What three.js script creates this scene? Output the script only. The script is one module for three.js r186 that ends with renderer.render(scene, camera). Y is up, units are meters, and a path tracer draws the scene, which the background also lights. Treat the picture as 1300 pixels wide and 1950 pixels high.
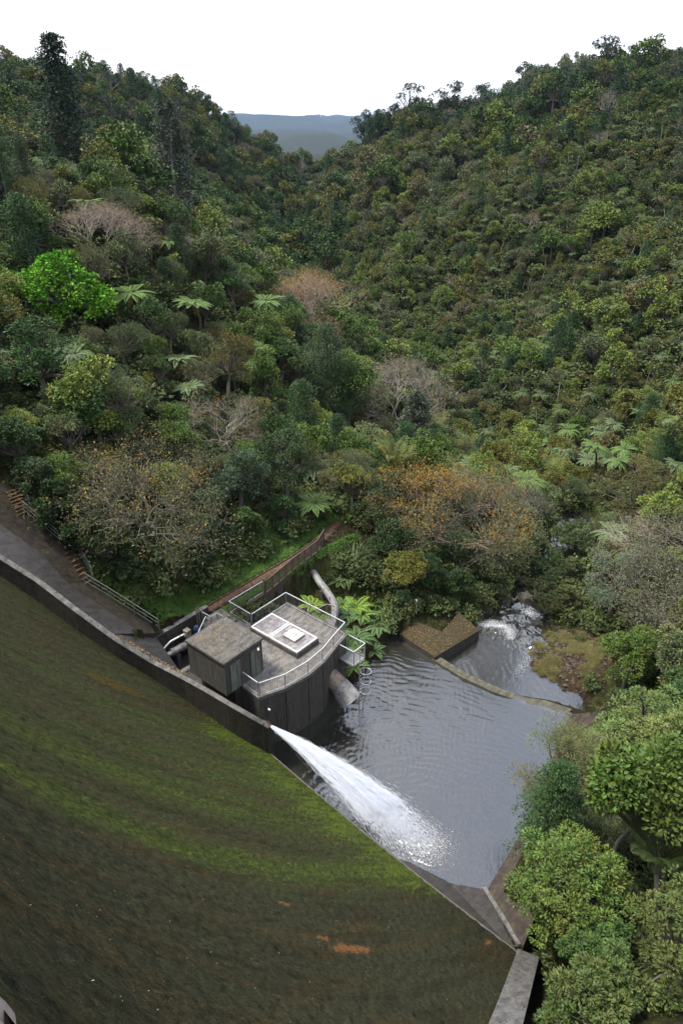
import * as THREE from 'three';
import { mergeGeometries } from 'three/addons/utils/BufferGeometryUtils.js';
import { createNoise2D, createNoise3D } from 'simplex-noise';

// ---------------------------------------------------------------- camera, sky, sun, exposure
const EYE = 36.5;                                   // metres above the stilling pool
const scene = new THREE.Scene();
const camera = new THREE.PerspectiveCamera(69.72, 682 / 1024, 0.1, 20000);
camera.position.set(0, EYE, 0);
camera.rotation.set(THREE.MathUtils.degToRad(-28.3), 0, 0);
const renderer = new THREE.WebGLRenderer({ antialias: true });
renderer.toneMapping = THREE.LinearToneMapping;
renderer.toneMappingExposure = 1.42;
renderer.shadowMap.enabled = true;

function rng(seed) { let a = seed >>> 0; return () => { a = (a + 0x6D2B79F5) | 0; let t = Math.imul(a ^ (a >>> 15), 1 | a); t = (t + Math.imul(t ^ (t >>> 7), 61 | t)) ^ t; return ((t ^ (t >>> 14)) >>> 0) / 4294967296; }; }
const n2 = createNoise2D(rng(11)), n3 = createNoise3D(rng(12));
const fbm = (x, y, o = 4) => { let s = 0, a = 0.5, f = 1; for (let i = 0; i < o; i++) { s += a * n2(x * f + i * 17.3, y * f - i * 9.1); a *= 0.5; f *= 2.03; } return s; };
const fbm3 = (x, y, z, o = 4) => { let s = 0, a = 0.5, f = 1; for (let i = 0; i < o; i++) { s += a * n3(x * f, y * f, z * f + i * 7.7); a *= 0.5; f *= 2.03; } return s; };
const clamp = (x, a, b) => Math.min(b, Math.max(a, x));
const lerp = (a, b, t) => a + (b - a) * t;
const smooth = (a, b, x) => { const t = clamp((x - a) / (b - a), 0, 1); return t * t * (3 - 2 * t); };
const gauss = (x, m, w) => Math.exp(-(((x - m) / w) ** 2));

{ // broken white cloud with a little thin blue, alike all round
  const w = 1024, h = 512, d = new Float32Array(w * h * 4);
  for (let j = 0; j < h; j++) for (let i = 0; i < w; i++) {
    const el = ((j + 0.5) / h - 0.5) * Math.PI, az = ((i + 0.5) / w - 0.5) * 2 * Math.PI;
    const x = Math.cos(el) * Math.cos(az), y = Math.sin(el), z = Math.cos(el) * Math.sin(az);
    const yy = Math.abs(y), q = fbm3(x * 1.7, yy * 3.2, z * 1.7, 5), q2 = fbm3(x * 5 + 9, yy * 9, z * 5, 4);
    const cover = clamp(smooth(-0.42, 0.12, q) + smooth(0.12, 0.0, yy), 0, 1);
    const c = 1.3 * (1 + 0.22 * q2 + 0.16 * q), b = 0.9;
    const k = (j * w + i) * 4;
    d[k] = lerp(b * 0.74, c * 0.99, cover); d[k + 1] = lerp(b * 0.93, c * 0.995, cover); d[k + 2] = lerp(b * 1.4, c * 1.04, cover); d[k + 3] = 1;
  }
  const t = new THREE.DataTexture(d, w, h, THREE.RGBAFormat, THREE.FloatType);
  t.mapping = THREE.EquirectangularReflectionMapping; t.magFilter = THREE.LinearFilter; t.minFilter = THREE.LinearFilter; t.needsUpdate = true;
  scene.background = t; scene.environment = t;
}
const sun = new THREE.DirectionalLight(new THREE.Color(1, 0.95, 0.82), 5);
sun.position.set(-70, 150, -62); sun.target.position.set(0, 0, -60);
sun.castShadow = true; sun.shadow.radius = 20; sun.shadow.mapSize.set(2048, 2048);
Object.assign(sun.shadow.camera, { left: -160, right: 160, top: 220, bottom: -160, near: 1, far: 700 });
scene.add(sun, sun.target);
scene.fog = new THREE.FogExp2(new THREE.Color(0.42, 0.64, 1.0), 0.000035);

// ---------------------------------------------------------------- helpers
// the dam's own axes: s runs along the dam (to the right looking downstream), b runs downstream, y is height above the pool
const TURN = -40 * Math.PI / 180, CS = Math.cos(40 * Math.PI / 180), SN = Math.sin(40 * Math.PI / 180);
const W = (s, b, y = 0) => new THREE.Vector3(s * CS + b * SN, y, s * SN - b * CS);
const SB = (x, z) => [x * CS + z * SN, x * SN - z * CS];
const taken = {};
function numbered(n) { const k = taken[n] ?? 0; taken[n] = k + 1; return k ? `${n}_${String(k).padStart(3, '0')}` : n; }
const lit = (o) => { o.castShadow = o.receiveShadow = true; return o; };
function tag(o, label, category, group, kind) { if (label) o.userData.label = label; if (category) o.userData.category = category; if (group) o.userData.group = group; if (kind) o.userData.kind = kind; return o; }
function thing(name, label, category, group, at, turn = 0) {
  const o = new THREE.Group(); o.name = numbered(name); scene.add(o); if (at) o.position.copy(at); o.rotation.y = turn; return tag(o, label, category, group);
}
function part(name, geo, mat, parent, kind) { const m = lit(new THREE.Mesh(Array.isArray(geo) ? join(geo) : geo, mat)); m.name = parent === scene ? numbered(name) : name; if (kind) m.userData.kind = kind; parent.add(m); return m; }
function structure(name, geo, mat, label, category) { const m = part(name, geo, mat, scene, 'structure'); return tag(m, label, category); }
function join(list) { return mergeGeometries(list.map((g) => { const h = g.index ? g.toNonIndexed() : g; for (const k of Object.keys(h.attributes)) if (!['position', 'normal', 'uv'].includes(k)) h.deleteAttribute(k); if (!h.attributes.uv) metreUV(h); return h; })); }
// texture coordinates in metres, from the side each face looks to
function metreUV(g0, k = 1) {
  const g = g0.index ? g0.toNonIndexed() : g0; if (!g.attributes.normal) g.computeVertexNormals();
  const p = g.attributes.position, uv = new Float32Array(p.count * 2), a = new THREE.Vector3(), b = new THREE.Vector3(), c = new THREE.Vector3();
  for (let i = 0; i < p.count; i += 3) {
    a.fromBufferAttribute(p, i); b.fromBufferAttribute(p, i + 1).sub(a); c.fromBufferAttribute(p, i + 2).sub(a); b.cross(c);
    const X = Math.abs(b.x), Y = Math.abs(b.y), Z = Math.abs(b.z);
    for (let j = i; j < i + 3; j++) { const x = p.getX(j), y = p.getY(j), z = p.getZ(j); uv[j * 2] = k * (Y >= X && Y >= Z ? x : X > Z ? z : x); uv[j * 2 + 1] = k * (Y >= X && Y >= Z ? z : y); }
  }
  return g.setAttribute('uv', new THREE.BufferAttribute(uv, 2));
}
// a thing built in the dam's axes: its group stands at (s0, b0, y0); L() gives a point in the group's own axes
function siteThing(name, label, category, s0, b0, y0, group) {
  const o = thing(name, label, category, group, W(s0, b0, y0), TURN);
  o.L = (s, b, y) => new THREE.Vector3(s - s0, y - y0, -(b - b0));
  return o;
}
function boxAt(o, s1, s2, b1, b2, y1, y2, bevel = 0.015) { // box between two corners, edges chamfered
  const w = s2 - s1, h = y2 - y1, d = b2 - b1, e = Math.min(bevel, w / 4, h / 4, d / 4), sh = new THREE.Shape();
  sh.moveTo(-w / 2 + e, -d / 2 + e); sh.lineTo(w / 2 - e, -d / 2 + e); sh.lineTo(w / 2 - e, d / 2 - e); sh.lineTo(-w / 2 + e, d / 2 - e); sh.closePath();
  const g = new THREE.ExtrudeGeometry(sh, { depth: h - 2 * e, bevelEnabled: true, bevelThickness: e, bevelSize: e, bevelSegments: 1, steps: 1 });
  g.translate(0, 0, -h / 2 + e); g.rotateX(-Math.PI / 2); const c = o.L((s1 + s2) / 2, (b1 + b2) / 2, (y1 + y2) / 2); g.translate(c.x, c.y, c.z);
  return metreUV(g);
}
function prismAt(o, pts, y1, y2, bevel = 0.02) { // upright prism on a plan given as [s, b] points
  const sh = new THREE.Shape(pts.map(([s, b]) => { const v = o.L(s, b, 0); return new THREE.Vector2(v.x, -v.z); }));
  const g = new THREE.ExtrudeGeometry(sh, { depth: y2 - y1 - 2 * bevel, bevelEnabled: bevel > 0, bevelThickness: bevel, bevelSize: bevel, bevelOffset: -bevel, bevelSegments: 1 });
  g.rotateX(-Math.PI / 2); g.translate(0, o.L(0, 0, y1).y + bevel, 0); return metreUV(g);
}
function bar(a, b, r, n = 6, r2 = r) { // round bar from a to b
  const d = b.clone().sub(a), g = new THREE.CylinderGeometry(r2, r, d.length(), n, 1);
  g.applyQuaternion(new THREE.Quaternion().setFromUnitVectors(new THREE.Vector3(0, 1, 0), d.clone().normalize())); const m = a.clone().add(b).multiplyScalar(0.5); g.translate(m.x, m.y, m.z); return g;
}
function beam(a, b, w, h) { // square bar from a to b, h upright
  const d = b.clone().sub(a), g = new THREE.BoxGeometry(w, h, d.length()), m = new THREE.Matrix4().lookAt(a, b, new THREE.Vector3(0, 1, 0));
  g.applyMatrix4(m); const c = a.clone().add(b).multiplyScalar(0.5); g.translate(c.x, c.y, c.z); return metreUV(g);
}
function hexa(o, bottom, top) { // solid between a bottom and a top quad, each four [s, b, y]
  const v = [...bottom, ...top].map(([s, b, y]) => o.L(s, b, y)), f = [[0, 1, 2, 3], [7, 6, 5, 4], [0, 4, 5, 1], [1, 5, 6, 2], [2, 6, 7, 3], [3, 7, 4, 0]], pos = [];
  for (const [a, b, c, d] of f) for (const k of [a, b, c, a, c, d]) pos.push(v[k].x, v[k].y, v[k].z);
  const g = new THREE.BufferGeometry(); g.setAttribute('position', new THREE.Float32BufferAttribute(pos, 3));
  // make every face look outwards
  const c0 = v.reduce((a, p) => a.add(p), new THREE.Vector3()).multiplyScalar(1 / 8), p = g.attributes.position, A = new THREE.Vector3(), B = new THREE.Vector3(), C = new THREE.Vector3();
  for (let i = 0; i < p.count; i += 3) { A.fromBufferAttribute(p, i); B.fromBufferAttribute(p, i + 1); C.fromBufferAttribute(p, i + 2); const nrm = B.clone().sub(A).cross(C.clone().sub(A)); if (nrm.dot(A.clone().sub(c0)) < 0) { p.setXYZ(i + 1, C.x, C.y, C.z); p.setXYZ(i + 2, B.x, B.y, B.z); } }
  g.computeVertexNormals(); return metreUV(g);
}
// ---------------------------------------------------------------- textures (what surfaces are made of)
function texture(n, f, rx = 1, ry = rx, colour = true) {
  const d = new Uint8Array(n * n * 4);
  for (let j = 0; j < n; j++) for (let i = 0; i < n; i++) { const c = f(i / n, j / n), k = (j * n + i) * 4; d[k] = clamp(c[0], 0, 1) * 255; d[k + 1] = clamp(c[1], 0, 1) * 255; d[k + 2] = clamp(c[2], 0, 1) * 255; d[k + 3] = 255; }
  const t = new THREE.DataTexture(d, n, n, THREE.RGBAFormat); t.wrapS = t.wrapT = THREE.RepeatWrapping; t.magFilter = THREE.LinearFilter; t.minFilter = THREE.LinearMipmapLinearFilter; t.generateMipmaps = true;
  t.repeat.set(rx, ry); if (colour) t.colorSpace = THREE.SRGBColorSpace; t.needsUpdate = true; return t;
}
// noise that repeats over the unit square
const tile = (u, v, k, o = 4, z = 0) => { const A = u * 2 * Math.PI, B = v * 2 * Math.PI, r = k / (2 * Math.PI); let s = 0, a = 0.5, f = 1; for (let i = 0; i < o; i++) { s += a * (n3(Math.cos(A) * r * f + 5 * z, Math.sin(A) * r * f, Math.cos(B) * r * f + i * 3.1) + n3(Math.sin(B) * r * f, Math.cos(A) * r * f + 31, Math.sin(A) * r * f + 7 * z)) * 0.7; a *= 0.5; f *= 2; } return s; };
const grey = (x) => [x, x, x];
const concreteTex = texture(512, (u, v) => { const a = tile(u, v, 5, 5), b = tile(u, v, 60, 2, 2), p = tile(u, v, 16, 3, 4); const l = 0.74 + 0.2 * a + 0.13 * b - 0.3 * smooth(0.18, 0.5, p); return [l, l * (0.985 + 0.015 * a), l * (0.97 + 0.03 * p)]; }, 0.4);
const tile2 = (u, v, ku, kv, o = 4, z = 0) => { const A = u * 2 * Math.PI, B = v * 2 * Math.PI, ra = ku / (2 * Math.PI), rb = kv / (2 * Math.PI); let s = 0, a = 0.5, f = 1; for (let i = 0; i < o; i++) { s += a * (n3(Math.cos(A) * ra * f + 5 * z, Math.sin(A) * ra * f, Math.cos(B) * rb * f + i * 3.1) + n3(Math.sin(B) * rb * f, Math.cos(A) * ra * f + 31, Math.sin(A) * ra * f + 7 * z)) * 0.7; a *= 0.5; f *= 2; } return s; };
const streakTex = texture(1024, (u, v) => { const a = tile2(u, v, 26, 3, 4, 1), b = tile(u, v, 8, 5, 3), c = tile(u, v, 70, 2, 5), d = tile2(u, v, 60, 2, 3, 9); const run = smooth(0.0, 0.5, a * 0.7 + 0.6 * b), pale = smooth(0.25, 0.6, d * 0.8 - b * 0.5); const l = 0.66 + 0.16 * b + 0.14 * c - 0.22 * run + 0.1 * pale; return [l * (1 + 0.03 * run), l * 0.99, l * (0.975 - 0.03 * run)]; }, 0.16, 0.16);
const concreteBump = texture(512, (u, v) => grey(0.5 + 0.2 * tile(u, v, 24, 4, 6) + 0.25 * tile(u, v, 90, 2, 8)), 0.8, 0.8, false);
const grainTex = texture(1024, (u, v) => { const a = tile(u, v, 90, 3, 1), b = tile(u, v, 14, 4, 2), c = tile(u, v, 190, 2, 9); const l = 0.66 + 0.3 * a + 0.2 * b + 0.24 * c; return [l * (1 + 0.12 * b), l, l * (1 - 0.12 * a)]; }, 0.4);
const grainBump = texture(1024, (u, v) => grey(0.5 + 0.35 * tile(u, v, 90, 3, 1) + 0.25 * tile(u, v, 190, 2, 9)), 0.4, 0.4, false);
const earthTex = texture(512, (u, v) => { const a = tile(u, v, 9, 5, 3), b = tile(u, v, 70, 2, 5); const l = 0.65 + 0.3 * a + 0.25 * b; return [l, l * (0.93 + 0.14 * a), l * 0.85]; }, 0.3);
const woodTex = texture(256, (u, v) => { const a = tile(u * 0.2, v, 40, 3, 2), b = tile(u, v, 5, 3, 3); const l = 0.7 + 0.25 * a + 0.2 * b; return [l, l * 0.96, l * 0.92]; }, 1.0);
const std = (o) => new THREE.MeshStandardMaterial(o), dull = (o) => new THREE.MeshPhysicalMaterial({ specularIntensity: 0.25, ...o });
const lin = (r, g, b) => new THREE.Color().setRGB(r, g, b);
const M = {
  wall: std({ color: lin(0.125, 0.119, 0.114), map: streakTex, bumpMap: concreteBump, bumpScale: 0.006, roughness: 0.88 }),
  deck: std({ color: lin(0.21, 0.2, 0.198), map: concreteTex, bumpMap: concreteBump, bumpScale: 0.004, roughness: 0.75 }),
  roof: std({ color: lin(0.135, 0.13, 0.126), map: concreteTex, bumpMap: concreteBump, bumpScale: 0.006, roughness: 0.85 }),
  wetwall: std({ color: lin(0.062, 0.055, 0.05), map: concreteTex, bumpMap: concreteBump, bumpScale: 0.008, roughness: 0.6 }),
  kerb: std({ color: lin(0.2, 0.195, 0.195), map: concreteTex, bumpMap: concreteBump, bumpScale: 0.006, roughness: 0.8 }),
  ramp: std({ color: lin(0.055, 0.051, 0.05), map: concreteTex, bumpMap: concreteBump, bumpScale: 0.006, roughness: 0.55 }),
  galv: std({ color: lin(0.45, 0.46, 0.48), metalness: 0.5, roughness: 0.5 }), dullrail: std({ color: lin(0.2, 0.2, 0.2), metalness: 0.3, roughness: 0.6 }),
  bars: std({ color: lin(0.2, 0.2, 0.21), metalness: 0.5, roughness: 0.55 }),
  pipe: std({ color: lin(0.3, 0.3, 0.32), map: concreteTex, roughness: 0.6 }),
  steel: std({ color: lin(0.42, 0.41, 0.41), map: streakTex, metalness: 0.3, roughness: 0.5 }),
  rust: std({ color: lin(0.22, 0.1, 0.045), map: earthTex, roughness: 0.9 }),
  hatch: std({ color: lin(0.4, 0.38, 0.41), map: concreteTex, metalness: 0.3, roughness: 0.5 }),
  white: std({ color: lin(0.72, 0.71, 0.7), map: concreteTex, roughness: 0.55 }),
  trim: std({ color: lin(0.74, 0.74, 0.75), roughness: 0.45 }),
  door: std({ color: lin(0.27, 0.33, 0.29), map: streakTex, roughness: 0.7 }),
  blue: std({ color: lin(0.045, 0.1, 0.24), map: concreteTex, roughness: 0.45 }),
  cream: std({ color: lin(0.42, 0.37, 0.28), map: concreteTex, roughness: 0.6 }),
  wood: std({ color: lin(0.15, 0.12, 0.098), map: woodTex, roughness: 0.9 }),
  moss: std({ color: lin(0.075, 0.055, 0.02), map: grainTex, bumpMap: grainBump, bumpScale: 0.02, roughness: 0.95 }),
  rock: std({ color: lin(0.13, 0.115, 0.1), map: concreteTex, bumpMap: concreteBump, bumpScale: 0.02, roughness: 0.8 }),
  foam: std({ color: lin(0.62, 0.63, 0.68), roughness: 0.6 }),
};
// ---------------------------------------------------------------- dam and terrain shapes
const profile = (d) => 0.3 - 0.115 * smooth(7, 1.5, d) + 22.3 * Math.pow(Math.max(d - 1.5, 0) / 35, 1.6);
const faceB = (s, y) => { const n = profile(EYE - y), r = 250 - n; return n + (250 - Math.sqrt(r * r - s * s) - n) * smooth(1, 10, EYE - y); }; // the crest runs straight, the foot is slightly bowed
const faceY = (s, b) => { const n = 250 - Math.hypot(s, 250 - b); return n < 0.3 ? 35 : EYE - (1.5 + 35 * Math.pow((n - 0.3) / 22.3, 0.625)); };
const sidePath = [[-52, 9, 22], [-46, 12.7, 16.7], [-40.9, 15.9, 12.6], [-39, 17, 11.1], [-36.4, 17.8, 9.6], [-34.2, 18.8, 7.9], [-32.4, 20, 6.3], [-30.3, 20.85, 5.5], [-28.7, 21.2, 5.2], [-27.1, 21.5, 4.9], [-25.8, 22.1, 4.2], [-25.0, 22.75, 3.4]]; // top of the side wall: s, b, y
const fencePath = [[-34.83, 22.36, 6.03], [-37.48, 20.6, 8.41], [-38.64, 19.77, 9.45], [-40.67, 19.97, 11.28], [-41.05, 19.77, 11.63], [-43.16, 18.82, 13.53], [-44.62, 18.96, 14.84], [-49, 15.4, 18.8]];
const along = (path, s) => { // b and y of a path at s
  const q = [...path].sort((a, b) => a[0] - b[0]); if (s <= q[0][0]) return [q[0][1], q[0][2]];
  for (let i = 1; i < q.length; i++) if (s <= q[i][0]) { const t = (s - q[i - 1][0]) / (q[i][0] - q[i - 1][0] || 1); return [lerp(q[i - 1][1], q[i][1], t), lerp(q[i - 1][2], q[i][2], t)]; }
  return [q.at(-1)[1], q.at(-1)[2]];
};
// stations of the valley: [x, z, ground height]
const stations = [
  ...[[-36, 28, 5.45], [-36, 34, 5.45], [-36, 41, 5.45], [-33.6, 34, 5.3], [-34.5, 45, 5.3], [-36, 50, 5], [-40, 34, 8.2], [-42, 27, 9.5], [-41, 42, 7.2], [-40, 22, 10.8], [-45, 20.5, 15], [-50, 18, 19.5], [-60, 12, 27], [-47, 19, 16.6], [-44, 22, 13.8], [-55, 17, 21.5], [-38, 24, 8.2],
    [-30.5, 34, 3.3], [-27.5, 34, 1.6], [-28, 38.5, 1.0], [-26.5, 40.5, 0.8], [-26, 45, 0.9], [-29, 46, 2.2], [-26.5, 52, -0.4], [-31, 56, 1.0], [-28, 60, -1.6], [-24.5, 63, -3.8], [-31, 68, -1.5], [-27, 72, -5.4],
    [-15.5, 45, -0.3], [-17, 47.5, -0.6], [-12.5, 44, 0.3], [-10, 48, 1.5], [-14, 52, -0.4], [-17, 56, -1.3], [-18.5, 62, -2.8], [-8.5, 40, 1.8], [-8, 34, 2.0], [-7.5, 28, 2.1], [-5, 24, 2.9], [-3.5, 20, 5.0], [-2.5, 14, 9.8], [0, 8, 17], [4, 0, 28], [2, 26, 6], [4, 36, 6], [0, 44, 5], [6, 18, 14], [12, 30, 14], [-3, 55, 4.5]].map(([s, b, y]) => { const v = W(s, b); return [v.x, v.z, y]; }),
  [-23, -60, 16.5], [-20, -71, 16], [-27, -72, 19.5], [-27, -85, 25], [-10, -66, 9], [-14, -85, 14], [-45, -60, 29], [-60, -90, 35], [-49, -142, 25], [-62, -140, 29], [-27, -131, 17.5], [-90, -150, 37], [-60, -200, 26], [-100, -250, 36],
  [-4, -63, 4.2], [-2, -80, 3.5], [4, -74, 0.5], [6, -90, 0], [-3, -128, 4.5], [-20, -179, 9], [-32, -200, 10], [10, -66, -1], [11, -80, -3],
  [26, -85, -7.5], [25, -110, -11], [16, -140, -13], [6, -175, -14], [-6, -215, -14], [-15, -262, -12], [-20, -310, -10], [-12, -400, -4],
  [32, -70, -0.5], [45, -76, 7], [37, -125, -3], [49, -102, 3], [60, -146, 9], [78, -186, 23], [90, -150, 26], [84, -212, 36], [60, -265, 21], [82, -264, 35], [42, -322, 29.5], [21, -207, 3], [5.5, -152, -9.5], [10, -300, 16], [14, -396, 27], [110, -300, 46], [60, -340, 31], [35, -250, 14],
  [-50, -399, 30], [-86, -326, 43], [-130, -328, 43], [-26, -422, 16], [-40, -262, 6], [-60, -320, 26], [-160, -250, 48], [150, -250, 56], [-39, -418, 22], [-14, -446, 17], [-2, -436, 23], [52, -397, 33], [76, -389, 35], [98, -380, 41], [118, -362, 50], [138, -355, 50], [150, -350, 49], [-109, -385, 46], [-91, -390, 44], [-76, -389, 40], [-62, -391, 36],
];
{ // thin-plate surface through the stations
  const n = stations.length, m = n + 3, A = Array.from({ length: m }, () => new Float64Array(m + 1)), U = (r2) => (r2 > 1e-9 ? 0.5 * r2 * Math.log(r2) : 0);
  const P = stations.map(([x, z, y]) => [x / 100, z / 100, y]);
  for (let i = 0; i < n; i++) { for (let j = 0; j < n; j++) A[i][j] = U((P[i][0] - P[j][0]) ** 2 + (P[i][1] - P[j][1]) ** 2) + (i === j ? 0.0006 : 0); A[i][n] = A[n][i] = 1; A[i][n + 1] = A[n + 1][i] = P[i][0]; A[i][n + 2] = A[n + 2][i] = P[i][1]; A[i][m] = P[i][2]; }
  for (let c = 0; c < m; c++) { let p = c; for (let r = c + 1; r < m; r++) if (Math.abs(A[r][c]) > Math.abs(A[p][c])) p = r; [A[c], A[p]] = [A[p], A[c]]; for (let r = 0; r < m; r++) if (r !== c) { const f = A[r][c] / A[c][c]; if (f) for (let k = c; k <= m; k++) A[r][k] -= f * A[c][k]; } }
  const w = A.map((row, i) => row[m] / row[i]);
  stations.height = (x, z) => { const X = x / 100, Z = z / 100; let y = w[n] + w[n + 1] * X + w[n + 2] * Z; for (let i = 0; i < n; i++) { const r2 = (X - P[i][0]) ** 2 + (Z - P[i][1]) ** 2; y += w[i] * U(r2); } return y; };
}
function distanceInside(poly, s, b) { // metres inside (+) or outside (-) a plan outline
  let inside = false, d = 1e9;
  for (let i = 0, j = poly.length - 1; i < poly.length; j = i++) { const [x1, y1] = poly[i], [x2, y2] = poly[j]; if ((y1 > b) !== (y2 > b) && s < ((x2 - x1) * (b - y1)) / (y2 - y1) + x1) inside = !inside; const t = clamp(((s - x1) * (x2 - x1) + (b - y1) * (y2 - y1)) / ((x2 - x1) ** 2 + (y2 - y1) ** 2), 0, 1); d = Math.min(d, Math.hypot(s - x1 - t * (x2 - x1), b - y1 - t * (y2 - y1))); }
  return inside ? d : -d;
}
const streamY = (b) => b < 46.5 ? -0.65 : b < 57.5 ? lerp(-0.65, -3.0, (b - 46.5) / 11) : b < 64 ? lerp(-3, -4.3, (b - 57.5) / 6.5) : -4.3 - (b - 64) * 0.15;
const poolPlan = [[-27.5, 19], [-26.3, 26], [-25.5, 32], [-26.7, 38.6], [-22.9, 38.2], [-20, 37.9], [-17.4, 38], [-14.4, 39.2], [-11.8, 38.4], [-10.5, 30], [-9.6, 24], [-8, 19]];
const lowerPlan = [[-23, 38], [-22.6, 42], [-23.4, 45.5], [-23.2, 50], [-24.8, 58], [-27, 66], [-30, 80], [-25.5, 80], [-24, 66], [-21.6, 57], [-19.4, 50], [-19.2, 46.8], [-18.2, 43.5], [-17, 42.1], [-13.2, 42.4], [-11.6, 40.5], [-12.4, 38], [-17, 37]];
const housePlan = [[-34.5, 21.7], [-34.5, 25.6], [-31.3, 26.4], [-31.3, 30.6], [-25.6, 30.6], [-24.9, 22.5], [-31, 19.5], [-33.9, 20.5]];
const trackPlan = [[-36, 25.8], [-33.5, 25.8], [-33.4, 31], [-33.9, 35], [-34.4, 39], [-35.5, 43], [-37.5, 43], [-36.4, 38]];
function ground(x, z) {
  const r = Math.hypot(x, z), [s, b] = SB(x, z);
  let y = r > 565 ? 0 : stations.height(x, z);
  if (r > 380) {
    const far = -22 - 125 * smooth(1300, 3000, r) + 80 * gauss(x, 262, 95) * gauss(z, -930, 190) + 36 * gauss(x, 150, 110) * gauss(z, -950, 170) + (74 + 30 * n2(x / 420, 3.1)) * gauss(z, -4600, 700) + (95 + 26 * n2(x / 500, 9)) * gauss(z, -6100, 800)
      + smooth(7000, 9300, r) * smooth(15800, 12500, r) * (170 + 34 * n2(x / 1500, z / 1500) + 22 * n2(x / 420, z / 420));
    y = lerp(y, far, smooth(385, 560, r));
  }
  if (r > 60) y += (fbm(x / 45, z / 45, 3) * 5) * smooth(60, 140, r);
  if (r < 110) {
    y += fbm(x / 5, z / 5, 3) * 0.35;
    const tp = distanceInside(trackPlan, s, b); y = lerp(y, 5.42, smooth(-1.6, 0.1, tp));
    const hp = distanceInside(housePlan, s, b); y = lerp(y, 1.2, smooth(-0.25, 0.1, hp));
    const gp = distanceInside([[-33.2, 31], [-33.7, 37], [-29.5, 39.5], [-25.5, 39], [-25, 31]], s, b); y = Math.min(y, lerp(y, clamp(2.9 + (-30 - s) * 0.3 - Math.max(0, b - 35) * 0.45, 0.25, 3.2), smooth(-0.3, 0.3, gp)));
    const pp = distanceInside(poolPlan, s, b); y = Math.min(y, lerp(y, -2.6, smooth(-0.9, 0.5, pp)));
    const lp = distanceInside(lowerPlan, s, b); const bed = streamY(b) - 0.7; if (y > bed) y = lerp(y, bed, smooth(-1.0, 0.7, lp + 0.35 * n2(s * 0.9, b * 0.9)));
    if (s < -26.5 && b < 24) { const [fb, fy] = along(fencePath, s), [wb] = along(sidePath, s); const [, wy] = along(sidePath, s); const rampY = (s < -34.8 ? lerp(wy, fy, clamp((b - wb) / (fb - wb), 0, 1)) : wy) - 0.9; if (b < fb + 1.6) y = Math.min(y, lerp(rampY, Math.max(y, rampY), smooth(0.0, 1.6, b - fb))); }
    const kerbS = b > 0 ? -4.9 - (b - 13.6) * 0.272 : -1.2;
    if (s < kerbS + 0.9 && s > -60 && b < (s < -26.5 ? along(sidePath, s)[0] + 0.2 : 24)) y = Math.min(y, faceY(s, b) - 1.4);
    else if (s > kerbS && s < kerbS + 3 && b < 22) y = Math.min(y, lerp(faceY(s, b) - 1.1, y, smooth(0.9, 3, s - kerbS)));
  }
  return y;
}
const at = (x, z) => new THREE.Vector3(x, ground(x, z), z);

{ // one sheet of land from the dam to the horizon
  const na = 370, nr = 405, pos = [], col = [], uv = [], idx = [];
  for (let i = 0; i <= nr; i++) { const r = 5 * Math.pow(1.0201, i);
    for (let j = 0; j <= na; j++) {
      const a = (j / na - 0.5) * 2.5, x = r * Math.sin(a), z = -r * Math.cos(a), y = ground(x, z), [s, b] = SB(x, z); pos.push(x, y, z); uv.push(x, z);
      const q = fbm(x / 7, z / 7, 3), q2 = fbm(x / 1.3 + 40, z / 1.3, 2);
      let c = [0.032 + 0.014 * q2, 0.04 + 0.018 * q, 0.016];
      const grass = r < 80 ? smooth(-41, -38.6, s + q) * smooth(-35.4, -36, s) * smooth(20, 24, b) : 0; c = [lerp(c[0], 0.045, grass), lerp(c[1], 0.085, grass), lerp(c[2], 0.018, grass)];
      const gravel = r < 90 ? smooth(-20, -17.5, s) * smooth(-11, -13, s) * smooth(41, 42.5, b) * smooth(54, 49, b) : 0, g = smooth(-0.1, 0.25, q + 0.3 * q2); c = [lerp(c[0], lerp(0.062, 0.056, g), gravel), lerp(c[1], lerp(0.048, 0.06, g), gravel), lerp(c[2], lerp(0.034, 0.022, g), gravel)];
      col.push(...c);
    } }
  for (let i = 0; i < nr; i++) for (let j = 0; j < na; j++) { const a = i * (na + 1) + j, b = a + na + 1; idx.push(a, a + 1, b, a + 1, b + 1, b); }
  const g = new THREE.BufferGeometry(); g.setAttribute('position', new THREE.Float32BufferAttribute(pos, 3)); g.setAttribute('color', new THREE.Float32BufferAttribute(col, 3)); g.setAttribute('uv', new THREE.Float32BufferAttribute(uv, 2)); g.setIndex(idx); g.computeVertexNormals();
  structure('terrain', g, dull({ vertexColors: true, map: earthTex, color: lin(1.4, 1.4, 1.4), roughness: 0.95 }), 'valley ground under the forest with gravel bar and earth bank', 'ground');
}
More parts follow.
